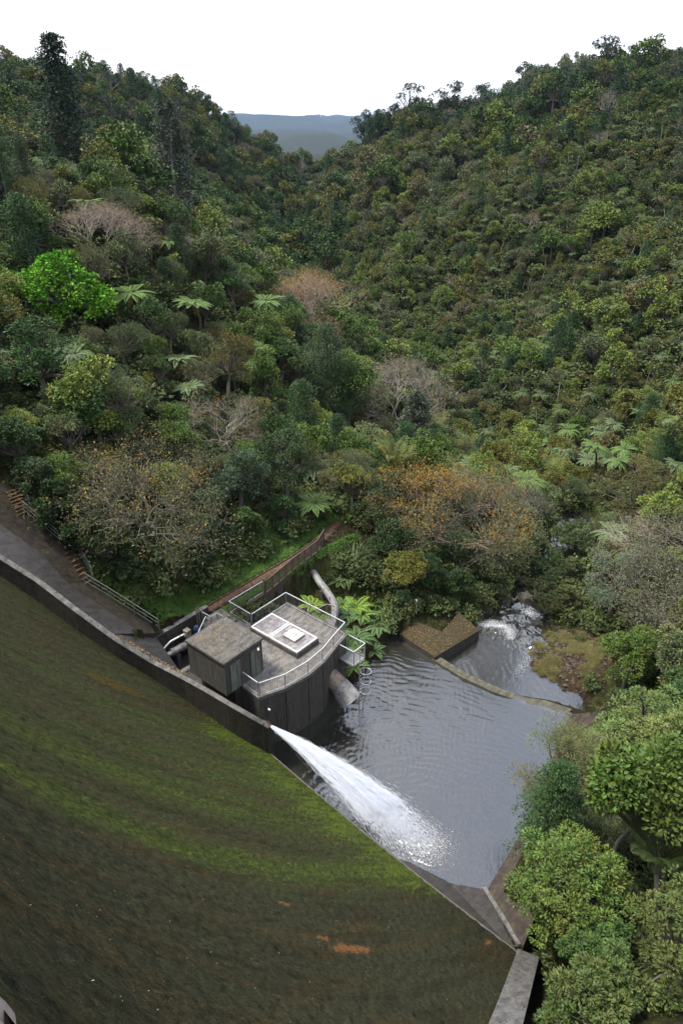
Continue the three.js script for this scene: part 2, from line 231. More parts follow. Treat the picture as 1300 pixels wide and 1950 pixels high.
// ---------------------------------------------------------------- dam
const dam = siteThing('concrete_dam', 'mossy sloping concrete dam face streaked with green moss', 'dam', -18, 22, 0);
{
  const ns = 500, nd = 180, pos = [], col = [], uv = [], idx = []; let run = 0, pb = 0, py = 0;
  for (let i = 0; i <= nd; i++) { const y = 35 - 33.8 * Math.pow(i / nd, 0.9);   // down to the toe at 1.2 m
    const b0 = faceB(-15, y); if (i) run += Math.hypot(b0 - pb, y - py); pb = b0; py = y;
    for (let j = 0; j <= ns; j++) {
      const kerb = faceB(-7, y), sMax = -4.9 - (kerb - 13.6) * 0.272 + 0.3, s = lerp(-50, Math.max(sMax, -8), j / ns);
      const yy = s < -26 ? lerp(y, y - 2.2 * (i / nd) ** 3, smooth(-26, -27.5, s)) : y, b = faceB(s, yy), v = dam.L(s, b, yy);
      const rel = 0.02 * n2(s * 2.3, run * 1.4) + 0.012 * n2(s * 7, run * 5); pos.push(v.x, v.y + rel, v.z - rel); uv.push(s, run);
      const w = 0.5 * n2(run * 0.12, s * 0.2), streak = fbm(s * 0.55 + w, run * 0.045, 4), fine = fbm(s * 2.4 + w, run * 0.22 + 30, 3), clot = fbm(s * 5.5, run * 3.2, 3);
      const band = 0.62 * gauss(s, -13.2 + 0.03 * (y - 12), 1.15) * smooth(1, 3, 35 - y) + 0.5 * gauss(s, -17.4, 1.6) + 0.42 * gauss(s, -21, 1.9) * smooth(22, 8, y) + 0.34 * gauss(s, -25.5, 1.6) * smooth(18, 8, y);
      const toe = smooth(6.5, 1.0, y) * smooth(-29, -26.5, s) * smooth(-10, -12.5, s), rim = smooth(-30, -28, s) * smooth(-25, -27, s) * smooth(8, 3, y);
      const g = clamp(1.15 * band + 0.5 * streak + 0.26 * fine + 0.45 * toe + 0.3 * rim + 0.14 - 0.46 * smooth(-12.4, -9.8, s), 0, 1), bright = smooth(0.36, 0.95, band * 0.68 + 0.95 * toe * (0.6 + fine) + 0.8 * rim + 0.4 * fine + 0.55 * clot);
      const brown = smooth(-0.1, 0.45, streak * -1 + 0.5 * fine) * 0.8, deep = smooth(-0.05, 0.5, fbm(s * 0.8 + 70, run * 0.05, 3) + 0.5 * fine);
      let c = [lerp(0.04, 0.054, brown), lerp(0.042, 0.046, brown), lerp(0.025, 0.024, brown)];
      c = [lerp(c[0], 0.052, g), lerp(c[1], 0.07, g), lerp(c[2], 0.02, g)]; c = [lerp(c[0], 0.082, bright), lerp(c[1], 0.118, bright), lerp(c[2], 0.02, bright)];
      const k = 1 - 0.24 * deep * (1 - bright) + 0.25 * clot; c = c.map((x) => Math.max(0.006, x * k));
      for (const [ps, py0, ws, wy] of [[-8.75, 13.2, 0.15, 1.5], [-9.2, 14.25, 0.06, 0.45], [-10.9, 14.3, 0.07, 0.5], [-8.1, 2.4, 0.1, 0.5]]) { const o = smooth(1.05, 0.6, Math.hypot((s - ps + 0.05 * n2(y * 3, ps)) / ws / 1.5, (y - py0) / wy) + 0.45 * clot); c = [lerp(c[0], 0.2, o), lerp(c[1], 0.095, o), lerp(c[2], 0.042, o)]; }
      { const o = 0.7 * smooth(1.1, 0.5, Math.hypot((s + 29) / 0.8, (y - 10.3) / 1.9) + 0.4 * fine); c = [lerp(c[0], 0.075, o), lerp(c[1], 0.055, o), lerp(c[2], 0.012, o)]; }
      col.push(...c);
    } }
  for (let i = 0; i < nd; i++) for (let j = 0; j < ns; j++) { const a = i * (ns + 1) + j, b = a + ns + 1; idx.push(a, b, a + 1, a + 1, b, b + 1); }
  const g = new THREE.BufferGeometry(); g.setAttribute('position', new THREE.Float32BufferAttribute(pos, 3)); g.setAttribute('color', new THREE.Float32BufferAttribute(col, 3)); g.setAttribute('uv', new THREE.Float32BufferAttribute(uv, 2)); g.setIndex(idx); g.computeVertexNormals();
  part('spillway_face', g, dull({ vertexColors: true, color: lin(1.95, 1.9, 1.75), map: grainTex, bumpMap: grainBump, bumpScale: 0.035, roughness: 0.95, specularIntensity: 0.12 }), dam);
  // the toe drops straight into the pool
  const lip = []; for (let i = 0; i < 20; i++) { const s1 = -27 + i, s2 = s1 + 1.002; lip.push(hexa(dam, [[s1, faceB(s1, 1.2) - 1.2, -3], [s2, faceB(s2, 1.2) - 1.2, -3], [s2, faceB(s2, 1.2) + 0.1, -3], [s1, faceB(s1, 1.2) + 0.1, -3]], [[s1, faceB(s1, 1.2) - 1.2, 0.9], [s2, faceB(s2, 1.2) - 1.2, 0.9], [s2, faceB(s2, 1.2) + 0.1, 1.19], [s1, faceB(s1, 1.2) + 0.1, 1.19]])); }
  part('toe', lip, M.wetwall, dam);
  // crest: rough concrete full of gravel beside the viewer
  const cr = new THREE.BoxGeometry(12, 0.9, 1.5, 320, 8, 30), p = cr.attributes.position; cr.translate(0, 0, 0);
  for (let i = 0; i < p.count; i++) { let x = p.getX(i), y = p.getY(i), z = p.getZ(i); const e = 0.035 * n3(x * 3, y * 3, z * 3) + 0.02 * n3(x * 14, y * 14, z * 14) + 0.012 * Math.abs(n3(x * 40, y * 40, z * 40)); const rd = y > 0.4 && z < -0.7 ? -0.05 : 0; p.setXYZ(i, x, y + (y > 0 ? e + rd : 0), z - (z < 0 ? e + rd : 0)); }
  cr.computeVertexNormals(); const cv = dam.L(-4, -0.58, 34.75); cr.translate(cv.x, cv.y, cv.z); part('crest', cr, std({ color: lin(0.3, 0.26, 0.23), map: concreteTex, bumpMap: concreteBump, bumpScale: 0.01, roughness: 0.85 }), dam);
}
{ // leaves and chips caught on the moss
  const r = rng(5), g = new THREE.BufferGeometry(); g.setAttribute('position', new THREE.Float32BufferAttribute([0, 0, -1, 0.45, 0.12, 0, 0, 0, 1, -0.45, 0.12, 0], 3)); g.setIndex([0, 2, 1, 0, 3, 2]); g.computeVertexNormals();
  const n = 1500, im = new THREE.InstancedMesh(g, std({ color: lin(1, 1, 1), roughness: 0.8, side: THREE.DoubleSide }), n), m = new THREE.Matrix4(), q = new THREE.Quaternion(), e = new THREE.Euler();
  for (let i = 0; i < n; i++) { const y = 2 + 31.5 * Math.pow(r(), 0.8), s = lerp(-40, -3, r()); let b = faceB(s, y); const ok = s < -4.9 - (b - 13.6) * 0.272 && y > 1.3 && (s > -27 || b < along(sidePath, s)[0] - 0.5); const v = W(s, b, ok ? y + 0.045 : -3); const k = 0.009 + 0.02 * r() * r(); q.setFromEuler(e.set(-0.9 + r() * 0.4, r() * 6.3, r() * 0.5)); m.compose(v, q, new THREE.Vector3(k, k, k)); im.setMatrixAt(i, m); const t = r(); im.setColorAt(i, t < 0.55 ? lin(0.34, 0.3, 0.2) : t < 0.85 ? lin(0.3, 0.17, 0.07) : lin(0.5, 0.48, 0.42)); }
  im.name = numbered('leaf_litter'); lit(im); scene.add(im); tag(im, 'small fallen leaves scattered over the mossy dam face', 'leaves', null, 'stuff');
}
// side wall between the dam face and the ramp
{
  const o = siteThing('side_wall', 'low dark concrete wall running down the dam edge to the water jet', 'wall', -33, 20, 4);
  const dense = []; for (let i = 1; i < sidePath.length; i++) for (let k = 0; k < 4; k++) dense.push(sidePath[i - 1].map((x, j) => lerp(x, sidePath[i][j], k / 4))); dense.push(sidePath.at(-1));
  const g = [], cap = [];
  for (let i = 1; i < dense.length; i++) { const [s1, b1, y1] = dense[i - 1], [s2, b2, y2] = dense[i]; const lo1 = Math.min(faceY(s1, b1) - 0.8, y1 - 1.2), lo2 = Math.min(faceY(s2, b2) - 0.8, y2 - 1.2), w = 0.3;
    g.push(hexa(o, [[s1, b1, lo1], [s2, b2, lo2], [s2 + 0.1, b2 + w, lo2], [s1 + 0.1, b1 + w, lo1]], [[s1, b1, y1 - 0.07], [s2, b2, y2 - 0.07], [s2 + 0.1, b2 + w, y2 - 0.07], [s1 + 0.1, b1 + w, y1 - 0.07]]));
    cap.push(hexa(o, [[s1, b1 - 0.02, y1 - 0.07], [s2, b2 - 0.02, y2 - 0.07], [s2 + 0.1, b2 + w + 0.02, y2 - 0.07], [s1 + 0.1, b1 + w + 0.02, y1 - 0.07]], [[s1, b1 - 0.02, y1], [s2, b2 - 0.02, y2], [s2 + 0.1, b2 + w + 0.02, y2 + 0.01], [s1 + 0.1, b1 + w + 0.02, y1 + 0.01]])); }
  part('wall_body', g, M.wetwall, o); part('coping', cap, M.kerb, o);
}
{ // ramp climbing beside it
  const g = [], soil = [], o = siteThing('concrete_ramp', 'steep dark wet concrete ramp between the side wall and the stair fence', 'ramp', -40, 18, 10);
  const S = []; for (let k = 0; k <= 22; k++) S.push(-50 + 0.7 * k);
  for (let i = 1; i < S.length; i++) { const q = [S[i - 1], S[i]].map((s) => { const [wb, wy] = along(sidePath, s), [fb, fy] = along(fencePath, s); const m = 0.56; return [[s, wb + 0.3, wy - 0.12], [s, lerp(wb + 0.3, fb + 0.3, m), lerp(wy - 0.12, fy - 0.05, m)], [s, fb + 0.5, fy - 0.1]]; }); const dn = ([s, b, y]) => [s, b, y - 0.5]; g.push(hexa(o, [q[0][0], q[1][0], q[1][1], q[0][1]].map(dn), [q[0][0], q[1][0], q[1][1], q[0][1]])); const lo = ([s, b, y]) => [s, b, y - 0.04]; soil.push(hexa(o, [q[0][1], q[1][1], q[1][2], q[0][2]].map(dn), [q[0][1], q[1][1], q[1][2], q[0][2]].map(lo))); }
  for (const [s1, s2] of [[-34.6, -33.9], [-33.9, -33.2], [-33.2, -32.3], [-32.3, -30.7]]) { const q = [s1, s2].map((s) => { const [wb, wy] = along(sidePath, s); const k = (s + 34.6) / 3.9; return [[s, wb + 0.3, wy - 0.12], [s, lerp(22.1, 21.5, k), lerp(5.85, 4.4, k)]]; }); const dn = ([s, b, y]) => [s, b, y - 0.5]; g.push(hexa(o, [q[0][0], q[1][0], q[1][1], q[0][1]].map(dn), [q[0][0], q[1][0], q[1][1], q[0][1]])); }
  part('ramp_slab', g, M.ramp, o); part('earth_strip', soil, std({ color: lin(0.05, 0.04, 0.026), map: earthTex, bumpMap: grainBump, bumpScale: 0.05, roughness: 0.95 }), o);
}
{ // right-hand kerb climbing the abutment
  const o = siteThing('abutment_kerb', 'grey concrete kerb wall climbing along the bare end of the dam face', 'kerb', -6, 18, 5), g = [], cap = [];
  for (let i = 0; i < 22; i++) { const q = [i, i + 1].map((k) => { const b = 21.7 - k * 0.75, s = -4.9 - (b - 13.6) * 0.272; return [s, b, faceY(s, b)]; }); const [[s1, b1, y1], [s2, b2, y2]] = q, w = 0.95, u = 0.22;
    g.push(hexa(o, [[s1, b1, y1 - 1.6], [s2, b2, y2 - 1.6], [s2 + w, b2 + 0.25, y2 - 1.6], [s1 + w, b1 + 0.25, y1 - 1.6]], [[s1, b1, y1 + u - 0.1], [s2, b2, y2 + u - 0.1], [s2 + w, b2 + 0.25, y2 + u - 0.1], [s1 + w, b1 + 0.25, y1 + u - 0.1]]));
    cap.push(hexa(o, [[s1 - 0.03, b1, y1 + u - 0.1], [s2 - 0.03, b2, y2 + u - 0.1], [s2 + w, b2 + 0.26, y2 + u - 0.1], [s1 + w, b1 + 0.26, y1 + u - 0.1]], [[s1 - 0.03, b1, y1 + u], [s2 - 0.03, b2, y2 + u], [s2 + w, b2 + 0.26, y2 + u], [s1 + w, b1 + 0.26, y1 + u]])); }
  part('wall_body', g, M.wetwall, o); part('coping', cap, M.kerb, o);
  const a = siteThing('toe_apron', 'dark sloping concrete apron where the dam toe meets the pool corner', 'apron', -10, 23, 0);
  const edge = [[-16.6, 21.95, 0.02], [-14.3, 22.97, -0.05], [-12.14, 23.34, -0.05], [-10.38, 24.3, -0.05]], rim = [-16.6, -14.3, -12.1, -7.0].map((s) => [s, faceB(s, 1.17) - 0.05, 1.14]);
  const sl = []; for (let i = 0; i < 3; i++) { const dn = ([s, b, y]) => [s, b, y - 2.5]; const t = [rim[i], rim[i + 1], edge[i + 1], edge[i]]; sl.push(hexa(a, t.map(dn), t)); }
  part('apron_slab', sl, M.wetwall, a);
  const sw = siteThing('pool_side_slab', 'dark brown sloping concrete slab along the bushy side of the pool', 'slab', -9, 30, 0);
  const inn = [[-10.4, 24.25, -0.12], [-10.75, 29.6, -0.12], [-12.15, 37.2, -0.12], [-12.6, 39.4, -0.12]], out = [[-6.9, 21.7, 1.6], [-8.0, 29.2, 1.9], [-9.6, 37, 2.0], [-10.2, 39.6, 1.6]], ss = [];
  for (let i = 0; i < 3; i++) { const dn = ([s, b, y]) => [s, b, y - 2.4]; const t = [inn[i], out[i], out[i + 1], inn[i + 1]]; ss.push(hexa(sw, t.map(dn), t)); }
  part('slope_slab', ss, std({ color: lin(0.075, 0.06, 0.05), map: earthTex, bumpMap: concreteBump, bumpScale: 0.01, roughness: 0.7 }), sw);
  part('corner_ridge', [beam(sw.L(-10.4, 24.3, -0.1), sw.L(-7.1, 21.75, 1.42), 0.22, 0.16)], M.kerb, sw);
}
// ---------------------------------------------------------------- water
const waterMat = new THREE.MeshPhysicalMaterial({ color: lin(0.02, 0.02, 0.016), roughness: 0.04, ior: 2.2, bumpMap: texture(512, (u, v) => grey(0.5 + 0.5 * tile(u, v, 14, 4, 3)), 0.45, 0.45, false), bumpScale: 0.012 });
function waterSheet(name, plan, step, level, wave, label) {
  const smin = Math.min(...plan.map((p) => p[0])), smax = Math.max(...plan.map((p) => p[0])), bmin = Math.min(...plan.map((p) => p[1])), bmax = Math.max(...plan.map((p) => p[1]));
  const ns = Math.ceil((smax - smin) / step), nb = Math.ceil((bmax - bmin) / step), id = new Int32Array((ns + 1) * (nb + 1)).fill(-1), pos = [], uv = [], idx = [];
  const vert = (i, j) => { const k = j * (ns + 1) + i; if (id[k] < 0) { const s = smin + i * step, b = bmin + j * step, v = W(s, b, level(s, b) + wave(s, b)); id[k] = pos.length / 3; pos.push(v.x, v.y, v.z); uv.push(s, b); } return id[k]; };
  for (let j = 0; j < nb; j++) for (let i = 0; i < ns; i++) if (distanceInside(plan, smin + (i + 0.5) * step, bmin + (j + 0.5) * step) > -step) { const a = vert(i, j), b = vert(i + 1, j), c = vert(i, j + 1), d = vert(i + 1, j + 1); idx.push(a, b, c, b, d, c); }
  const g = new THREE.BufferGeometry(); g.setAttribute('position', new THREE.Float32BufferAttribute(pos, 3)); g.setAttribute('uv', new THREE.Float32BufferAttribute(uv, 2)); g.setIndex(idx); g.computeVertexNormals();
  return structure(name, g, waterMat, label, 'water');
}
const ripple = (s, b, k, ds, db, f) => { // short-crested wavelets running along (ds, db)
  const u = s * ds + b * db, v = -s * db + b * ds, ph = 2.2 * n2(s * 0.23 + k * 7, b * 0.23), env = 0.45 + 0.55 * n2(u * 0.3 + k * 3, v * 0.55 + k); return Math.max(0, env) * Math.sin(u * f + ph * 2 + 1.3 * n2(v * 0.5, u * 0.15 + k));
};
const weirPath = [[-23.0, 38.1], [-20.1, 37.75], [-17.4, 37.9], [-15.7, 38.4], [-14.4, 39.1], [-12.6, 39.5]];
const weirB = (s) => along(weirPath.map(([s, b]) => [s, b, 0]), s)[0];
waterSheet('stilling_pool', [[-27.5, 21.5], [-26.5, 30], [-28, 38], [-26.7, 39], ...weirPath.map(([s, b]) => [s, b + 0.25]), [-11.2, 39], [-9.9, 30], [-9.8, 24.2], [-9.5, 21.2]], 0.07,
  (s, b) => { const over = s > -16.2 ? smooth(weirB(s) - 0.5, weirB(s) + 0.3, b) * 0.12 * smooth(-16.2, -15, s) : 0; return 0 - over; },
  (s, b) => { const d = Math.hypot(s + 14.5, b - 24), calm = smooth(38.4, 36.5, b), ring = Math.sin(d * 7.5 + 2 * n2(s * 0.3, b * 0.3)) * Math.exp(-d / 11) * (0.5 + 0.5 * n2(s * 0.5, b * 0.5)); const chop = smooth(-15, -9, s) * smooth(31, 25, b);
    const arc = (kk, z) => { const th = Math.atan2(b - 24, s + 14.5), e = 0.35 + 0.65 * n2(d * 0.42 + z, th * 3.2 + z * 2) + 0.35 * n2(d * 1.1, th * 9 + z); return Math.max(0, e) * Math.sin(d * kk + 2.4 * n2(s * 0.22 + z, b * 0.22) + 0.8 * n2(s * 0.8, b * 0.8 + z)); };
    return (0.011 * arc(9, 1) + 0.008 * arc(13.5, 4) + 0.008 * ripple(s, b, 2, -0.3, 0.95, 13) + 0.005 * ripple(s, b, 3, 0.85, 0.5, 19) + 0.008 * ripple(s, b, 4, 0.2, 0.97, 7)) * (0.55 + 0.75 * smooth(-13, -20, s)) * (0.35 + 0.65 * calm) + 0.01 * chop * n2(s * 6, b * 6) + 0.07 * gauss(s, -15.4, 2.8) * gauss(b, 24.2, 1.6) * n2(s * 3, b * 3) + 0.003 * n2(s * 5, b * 5); }, 'rippled grey pool at the foot of the dam');
waterSheet('stream', [[-24.5, 38.2], [-24.5, 46], [-25, 52], [-26.5, 60], [-30, 72], [-33, 84], [-24, 84], [-22, 66], [-18.6, 56], [-16, 49], [-16, 44], [-10.5, 43], [-10.5, 39.2], [-12.6, 39.4], ...[...weirPath].reverse().slice(1).map(([s, b]) => [s, b + 0.1])], 0.09,
  (s, b) => { const y = streamY(b), f = b > 45 ? 0.16 * n2(s * 0.7, b * 0.5) : 0, apron = smooth(weirB(s) + 1.7, weirB(s) + 0.15, b) * smooth(-16.8, -15.8, s); return y + f + apron * 0.45; },
  (s, b) => 0.012 * ripple(s, b, 5, 0.2, 0.97, 6) + 0.01 * ripple(s, b, 6, 0.7, 0.7, 9) + (b > 44 ? 0.04 : 0.006) * n2(s * 3.1, b * 2.2), 'dark stream running away from the weir past the gravel bar');
// ---------------------------------------------------------------- outlet block, hut and what stands on them
const DECK = 5.5;
const deckPlan = [[-27.2, 22.8], [-25.6, 22.75], [-24.92, 24.4], [-24.68, 26.2], [-24.78, 27.7], [-25.13, 29.2], [-25.45, 30.85], [-31.1, 30.85], [-31.1, 24.72], [-27.2, 24.72]];
{
  const o = siteThing('outlet_block', 'stained concrete outlet block with a curved wall standing in the pool', 'building', -28, 27, 0);
  part('wall', prismAt(o, deckPlan, -3, 5.3, 0.02), M.wall, o);
  const out = deckPlan.map(([s, b]) => { const d = Math.hypot(s + 28.4, b - 26.6); return [s + (s + 28.4) / d * 0.07, b + (b - 26.6) / d * 0.07]; });
  part('plinth', prismAt(o, out, -3.1, 1.5, 0.06), std({ color: lin(0.05, 0.05, 0.032), map: grainTex, bumpMap: grainBump, bumpScale: 0.02, roughness: 0.8 }), o);
  part('deck', prismAt(o, out.map(([s, b], i) => (i < 1 || i > 7 ? deckPlan[i] : [s, b])), 5.302, DECK, 0.025), M.deck, o);
  // upright joints and the edge upstand under the railing
  for (let i = 1; i < 6; i++) { const [s, b] = deckPlan[i]; part('wall_joint', bar(o.L(s, b, 1.5), o.L(s, b, 5.3), 0.05, 8), M.wall, o); }
  for (let i = 1; i < 7; i++) { const a = out[i], c = out[i + 1]; part('edge_upstand', beam(o.L(a[0] - 0.02, a[1], DECK + 0.045), o.L(c[0] - 0.02, c[1], DECK + 0.045), 0.12, 0.086), M.kerb, o); }
  // gangway to the tramway
  part('gangway', [boxAt(o, -34.3, -31.12, 25.95, 27.45, 5.26, 5.49), boxAt(o, -33.9, -31.6, 25.3, 25.94, 5.26, 5.48)], M.deck, o);
  part('gangway_pier', boxAt(o, -32.6, -32.2, 26.2, 27.2, 0, 5.255), M.wall, o);
}
{
  const o = siteThing('valve_hut', 'small flat-roofed concrete hut with two pale green doors', 'hut', -28.9, 23.1, 2.2);
  part('wall', boxAt(o, -30.6, -27.2, 21.6, 24.7, 5.45, 7.84, 0.02), M.wall, o); part('footing', boxAt(o, -30.5, -27.22, 22.3, 24.68, 1.6, 5.445, 0.02), M.wetwall, o);
  const rf = boxAt(o, -30.68, -27.12, 21.52, 24.78, 7.845, 8.05, 0.03); part('roof', rf, M.roof, o);
  for (const [b1, b2, lab] of [[23.72, 24.46], [22.05, 22.78]]) {
    const d = part('door', boxAt(o, -27.2, -27.165, b1, b2, 5.52, 7.5, 0.008), M.door, o);
    part('frame', [boxAt(o, -27.21, -27.14, b1 - 0.06, b1, 5.52, 7.56, 0.006), boxAt(o, -27.21, -27.14, b2, b2 + 0.06, 5.52, 7.56, 0.006), boxAt(o, -27.21, -27.14, b1, b2, 7.505, 7.56, 0.006)], M.kerb, d);
    part('handle', bar(o.L(-27.16, b1 + 0.09, 6.5), o.L(-27.09, b1 + 0.09, 6.5), 0.02), M.bars, d);
  }
  const l = siteThing('door_lamp', 'small white lamp on a bracket above the hut door', 'lamp', -27.1, 24.2, 7.6);
  part('bracket', [bar(l.L(-27.2, 24.15, 7.7), l.L(-26.95, 24.15, 7.72), 0.015)], M.bars, l); part('shade', new THREE.CylinderGeometry(0.035, 0.085, 0.12, 14).translate(...l.L(-26.93, 24.15, 7.66).toArray()), M.trim, l);
  const w = siteThing('wall_lamp', 'small white lamp fixed low on the curved block wall', 'lamp', -25.4, 23.3, 4.6);
  part('bracket', bar(w.L(-25.5, 23.2, 4.6), w.L(-25.2, 23.1, 4.6), 0.018), M.bars, w); part('head', new THREE.SphereGeometry(0.085, 12, 8).scale(1.3, 0.8, 0.9).translate(...w.L(-25.13, 23.08, 4.58).toArray()), M.trim, w);
  const df = siteThing('drain_floor', 'leaf-strewn sunken floor between the hut and the side wall', 'floor', -29, 22.5, 2);
  part('slab', [prismAt(df, [[-34.5, 21.9], [-34.5, 25.9], [-31.1, 25.9], [-30.5, 24.7], [-30.5, 22.3], [-27.2, 22.3], [-27.2, 22.78], [-25.65, 22.74], [-25.2, 22.6], [-25.8, 22.2], [-27.1, 21.6], [-28.7, 21.3], [-30.3, 20.95], [-32.4, 20.1], [-33.6, 20.2]].map(([s, b], i) => [s, b]), 2.4, 3.3, 0.01)], M.wetwall, df);
}
{ // hatches
  const p = siteThing('hatch_plinth', 'raised concrete plinth under the two deck hatches', 'plinth', -28.5, 27.9, DECK); part('body', boxAt(p, -30.66, -26.28, 26.86, 28.98, DECK + 0.002, 5.88, 0.02), M.roof, p);
  for (const [s1, s2, lab] of [[-30.6, -28.93, 'smaller grey deck hatch with bare lid and white rim'], [-28.83, -26.34, 'larger grey deck hatch with white rim carrying a pale box lid']]) {
    const o = siteThing('deck_hatch', lab, 'hatch', (s1 + s2) / 2, 27.92, 5.88, 'hatches on the deck'), b1 = 26.92, b2 = 28.92, y = 5.883, k = 0.075;
    part('lid', boxAt(o, s1 + k, s2 - k, b1 + k, b2 - k, y, y + 0.06, 0.008), M.hatch, o);
    for (const [a, b, c, d] of [[s1, s2, b1, b1 + k], [s1, s2, b2 - k, b2], [s1, s1 + k, b1 + k, b2 - k], [s2 - k, s2, b1 + k, b2 - k]]) part('rim', boxAt(o, a, b, c, d, y, y + 0.1, 0.01), M.trim, o);
  }
  const v = siteThing('vent_box', 'square off-white box lid on top of the larger deck hatch', 'vent', -27.7, 28, 5.945); part('box', boxAt(v, -28.2, -27.15, 27.55, 28.5, 5.945, 6.08, 0.015), M.white, v); part('lid', boxAt(v, -28.24, -27.11, 27.51, 28.54, 6.081, 6.12, 0.012), M.white, v);
}
function railing(name, label, pts, o2 = {}) {
  const { h = 1.05, group = 'metal railings round the block', step = 1.7, closed = 0.115, mat = M.galv, barMat = M.bars } = o2;
  const [s0, b0, y0 = DECK] = pts[0], o = siteThing(name, label, 'railing', s0, b0, y0, group), P = pts.map(([s, b, y = DECK]) => o.L(s, b, y)), up = (v, k) => v.clone().setY(v.y + k);
  const posts = [], bal = [];
  for (let i = 1; i < P.length; i++) {
    const a = P[i - 1], b = P[i], len = a.distanceTo(b), n = Math.max(1, Math.round(len / step)), m = Math.max(2, Math.round(len / closed));
    for (let k = i === 1 ? 0 : 1; k <= n; k++) posts.push(a.clone().lerp(b, k / n));
    part('top_rail', beam(up(a, h), up(b, h), 0.06, 0.05), mat, o); part('bottom_rail', beam(up(a, 0.12), up(b, 0.12), 0.03, 0.03), mat, o);
    for (let k = 1; k < m; k++) { const q = a.clone().lerp(b, k / m); bal.push(beamUp(q, 0.13, h - 0.02, 0.012)); }
  }
  for (const q of posts) part('post', beamUp(q, 0.0, h - 0.025, 0.042), barMat, o);
  part('balusters', bal, barMat, o, 'stuff'); return o;
}
const beamUp = (q, y1, y2, w) => metreUV(new THREE.BoxGeometry(w, y2 - y1, w).translate(q.x, q.y + (y1 + y2) / 2, q.z));
railing('metal_railing', 'long metal railing around the curved deck edge of the outlet block', [[-25.62, 22.85], [-24.98, 24.4], [-24.75, 26.2], [-24.85, 27.7], [-25.2, 29.2], [-25.52, 30.76], [-31.0, 30.76], [-31.0, 27.4]]);
railing('metal_railing', 'metal railing along the far side of the gangway and up the tramway edge', [[-31.08, 27.36], [-33.3, 27.42], [-33.3, 30.7]]);
railing('metal_railing', 'short metal railing on the wall beside the hut', [[-27.1, 22.9], [-25.72, 22.82]]);
railing('metal_railing', 'stepped metal railing between the gangway and the trench', [[-33.8, 25.4, 5.48], [-32.9, 25.42, 5.48], [-32.9, 25.95, 5.48], [-31.7, 25.97, 5.48]], { step: 1.2 });
railing('metal_railing', 'sloping metal railing of the steps into the pipe trench', [[-33.3, 25.3, 5.4], [-33.1, 24.3, 4.6], [-32.9, 23.6, 4.0]], { step: 1.1 });
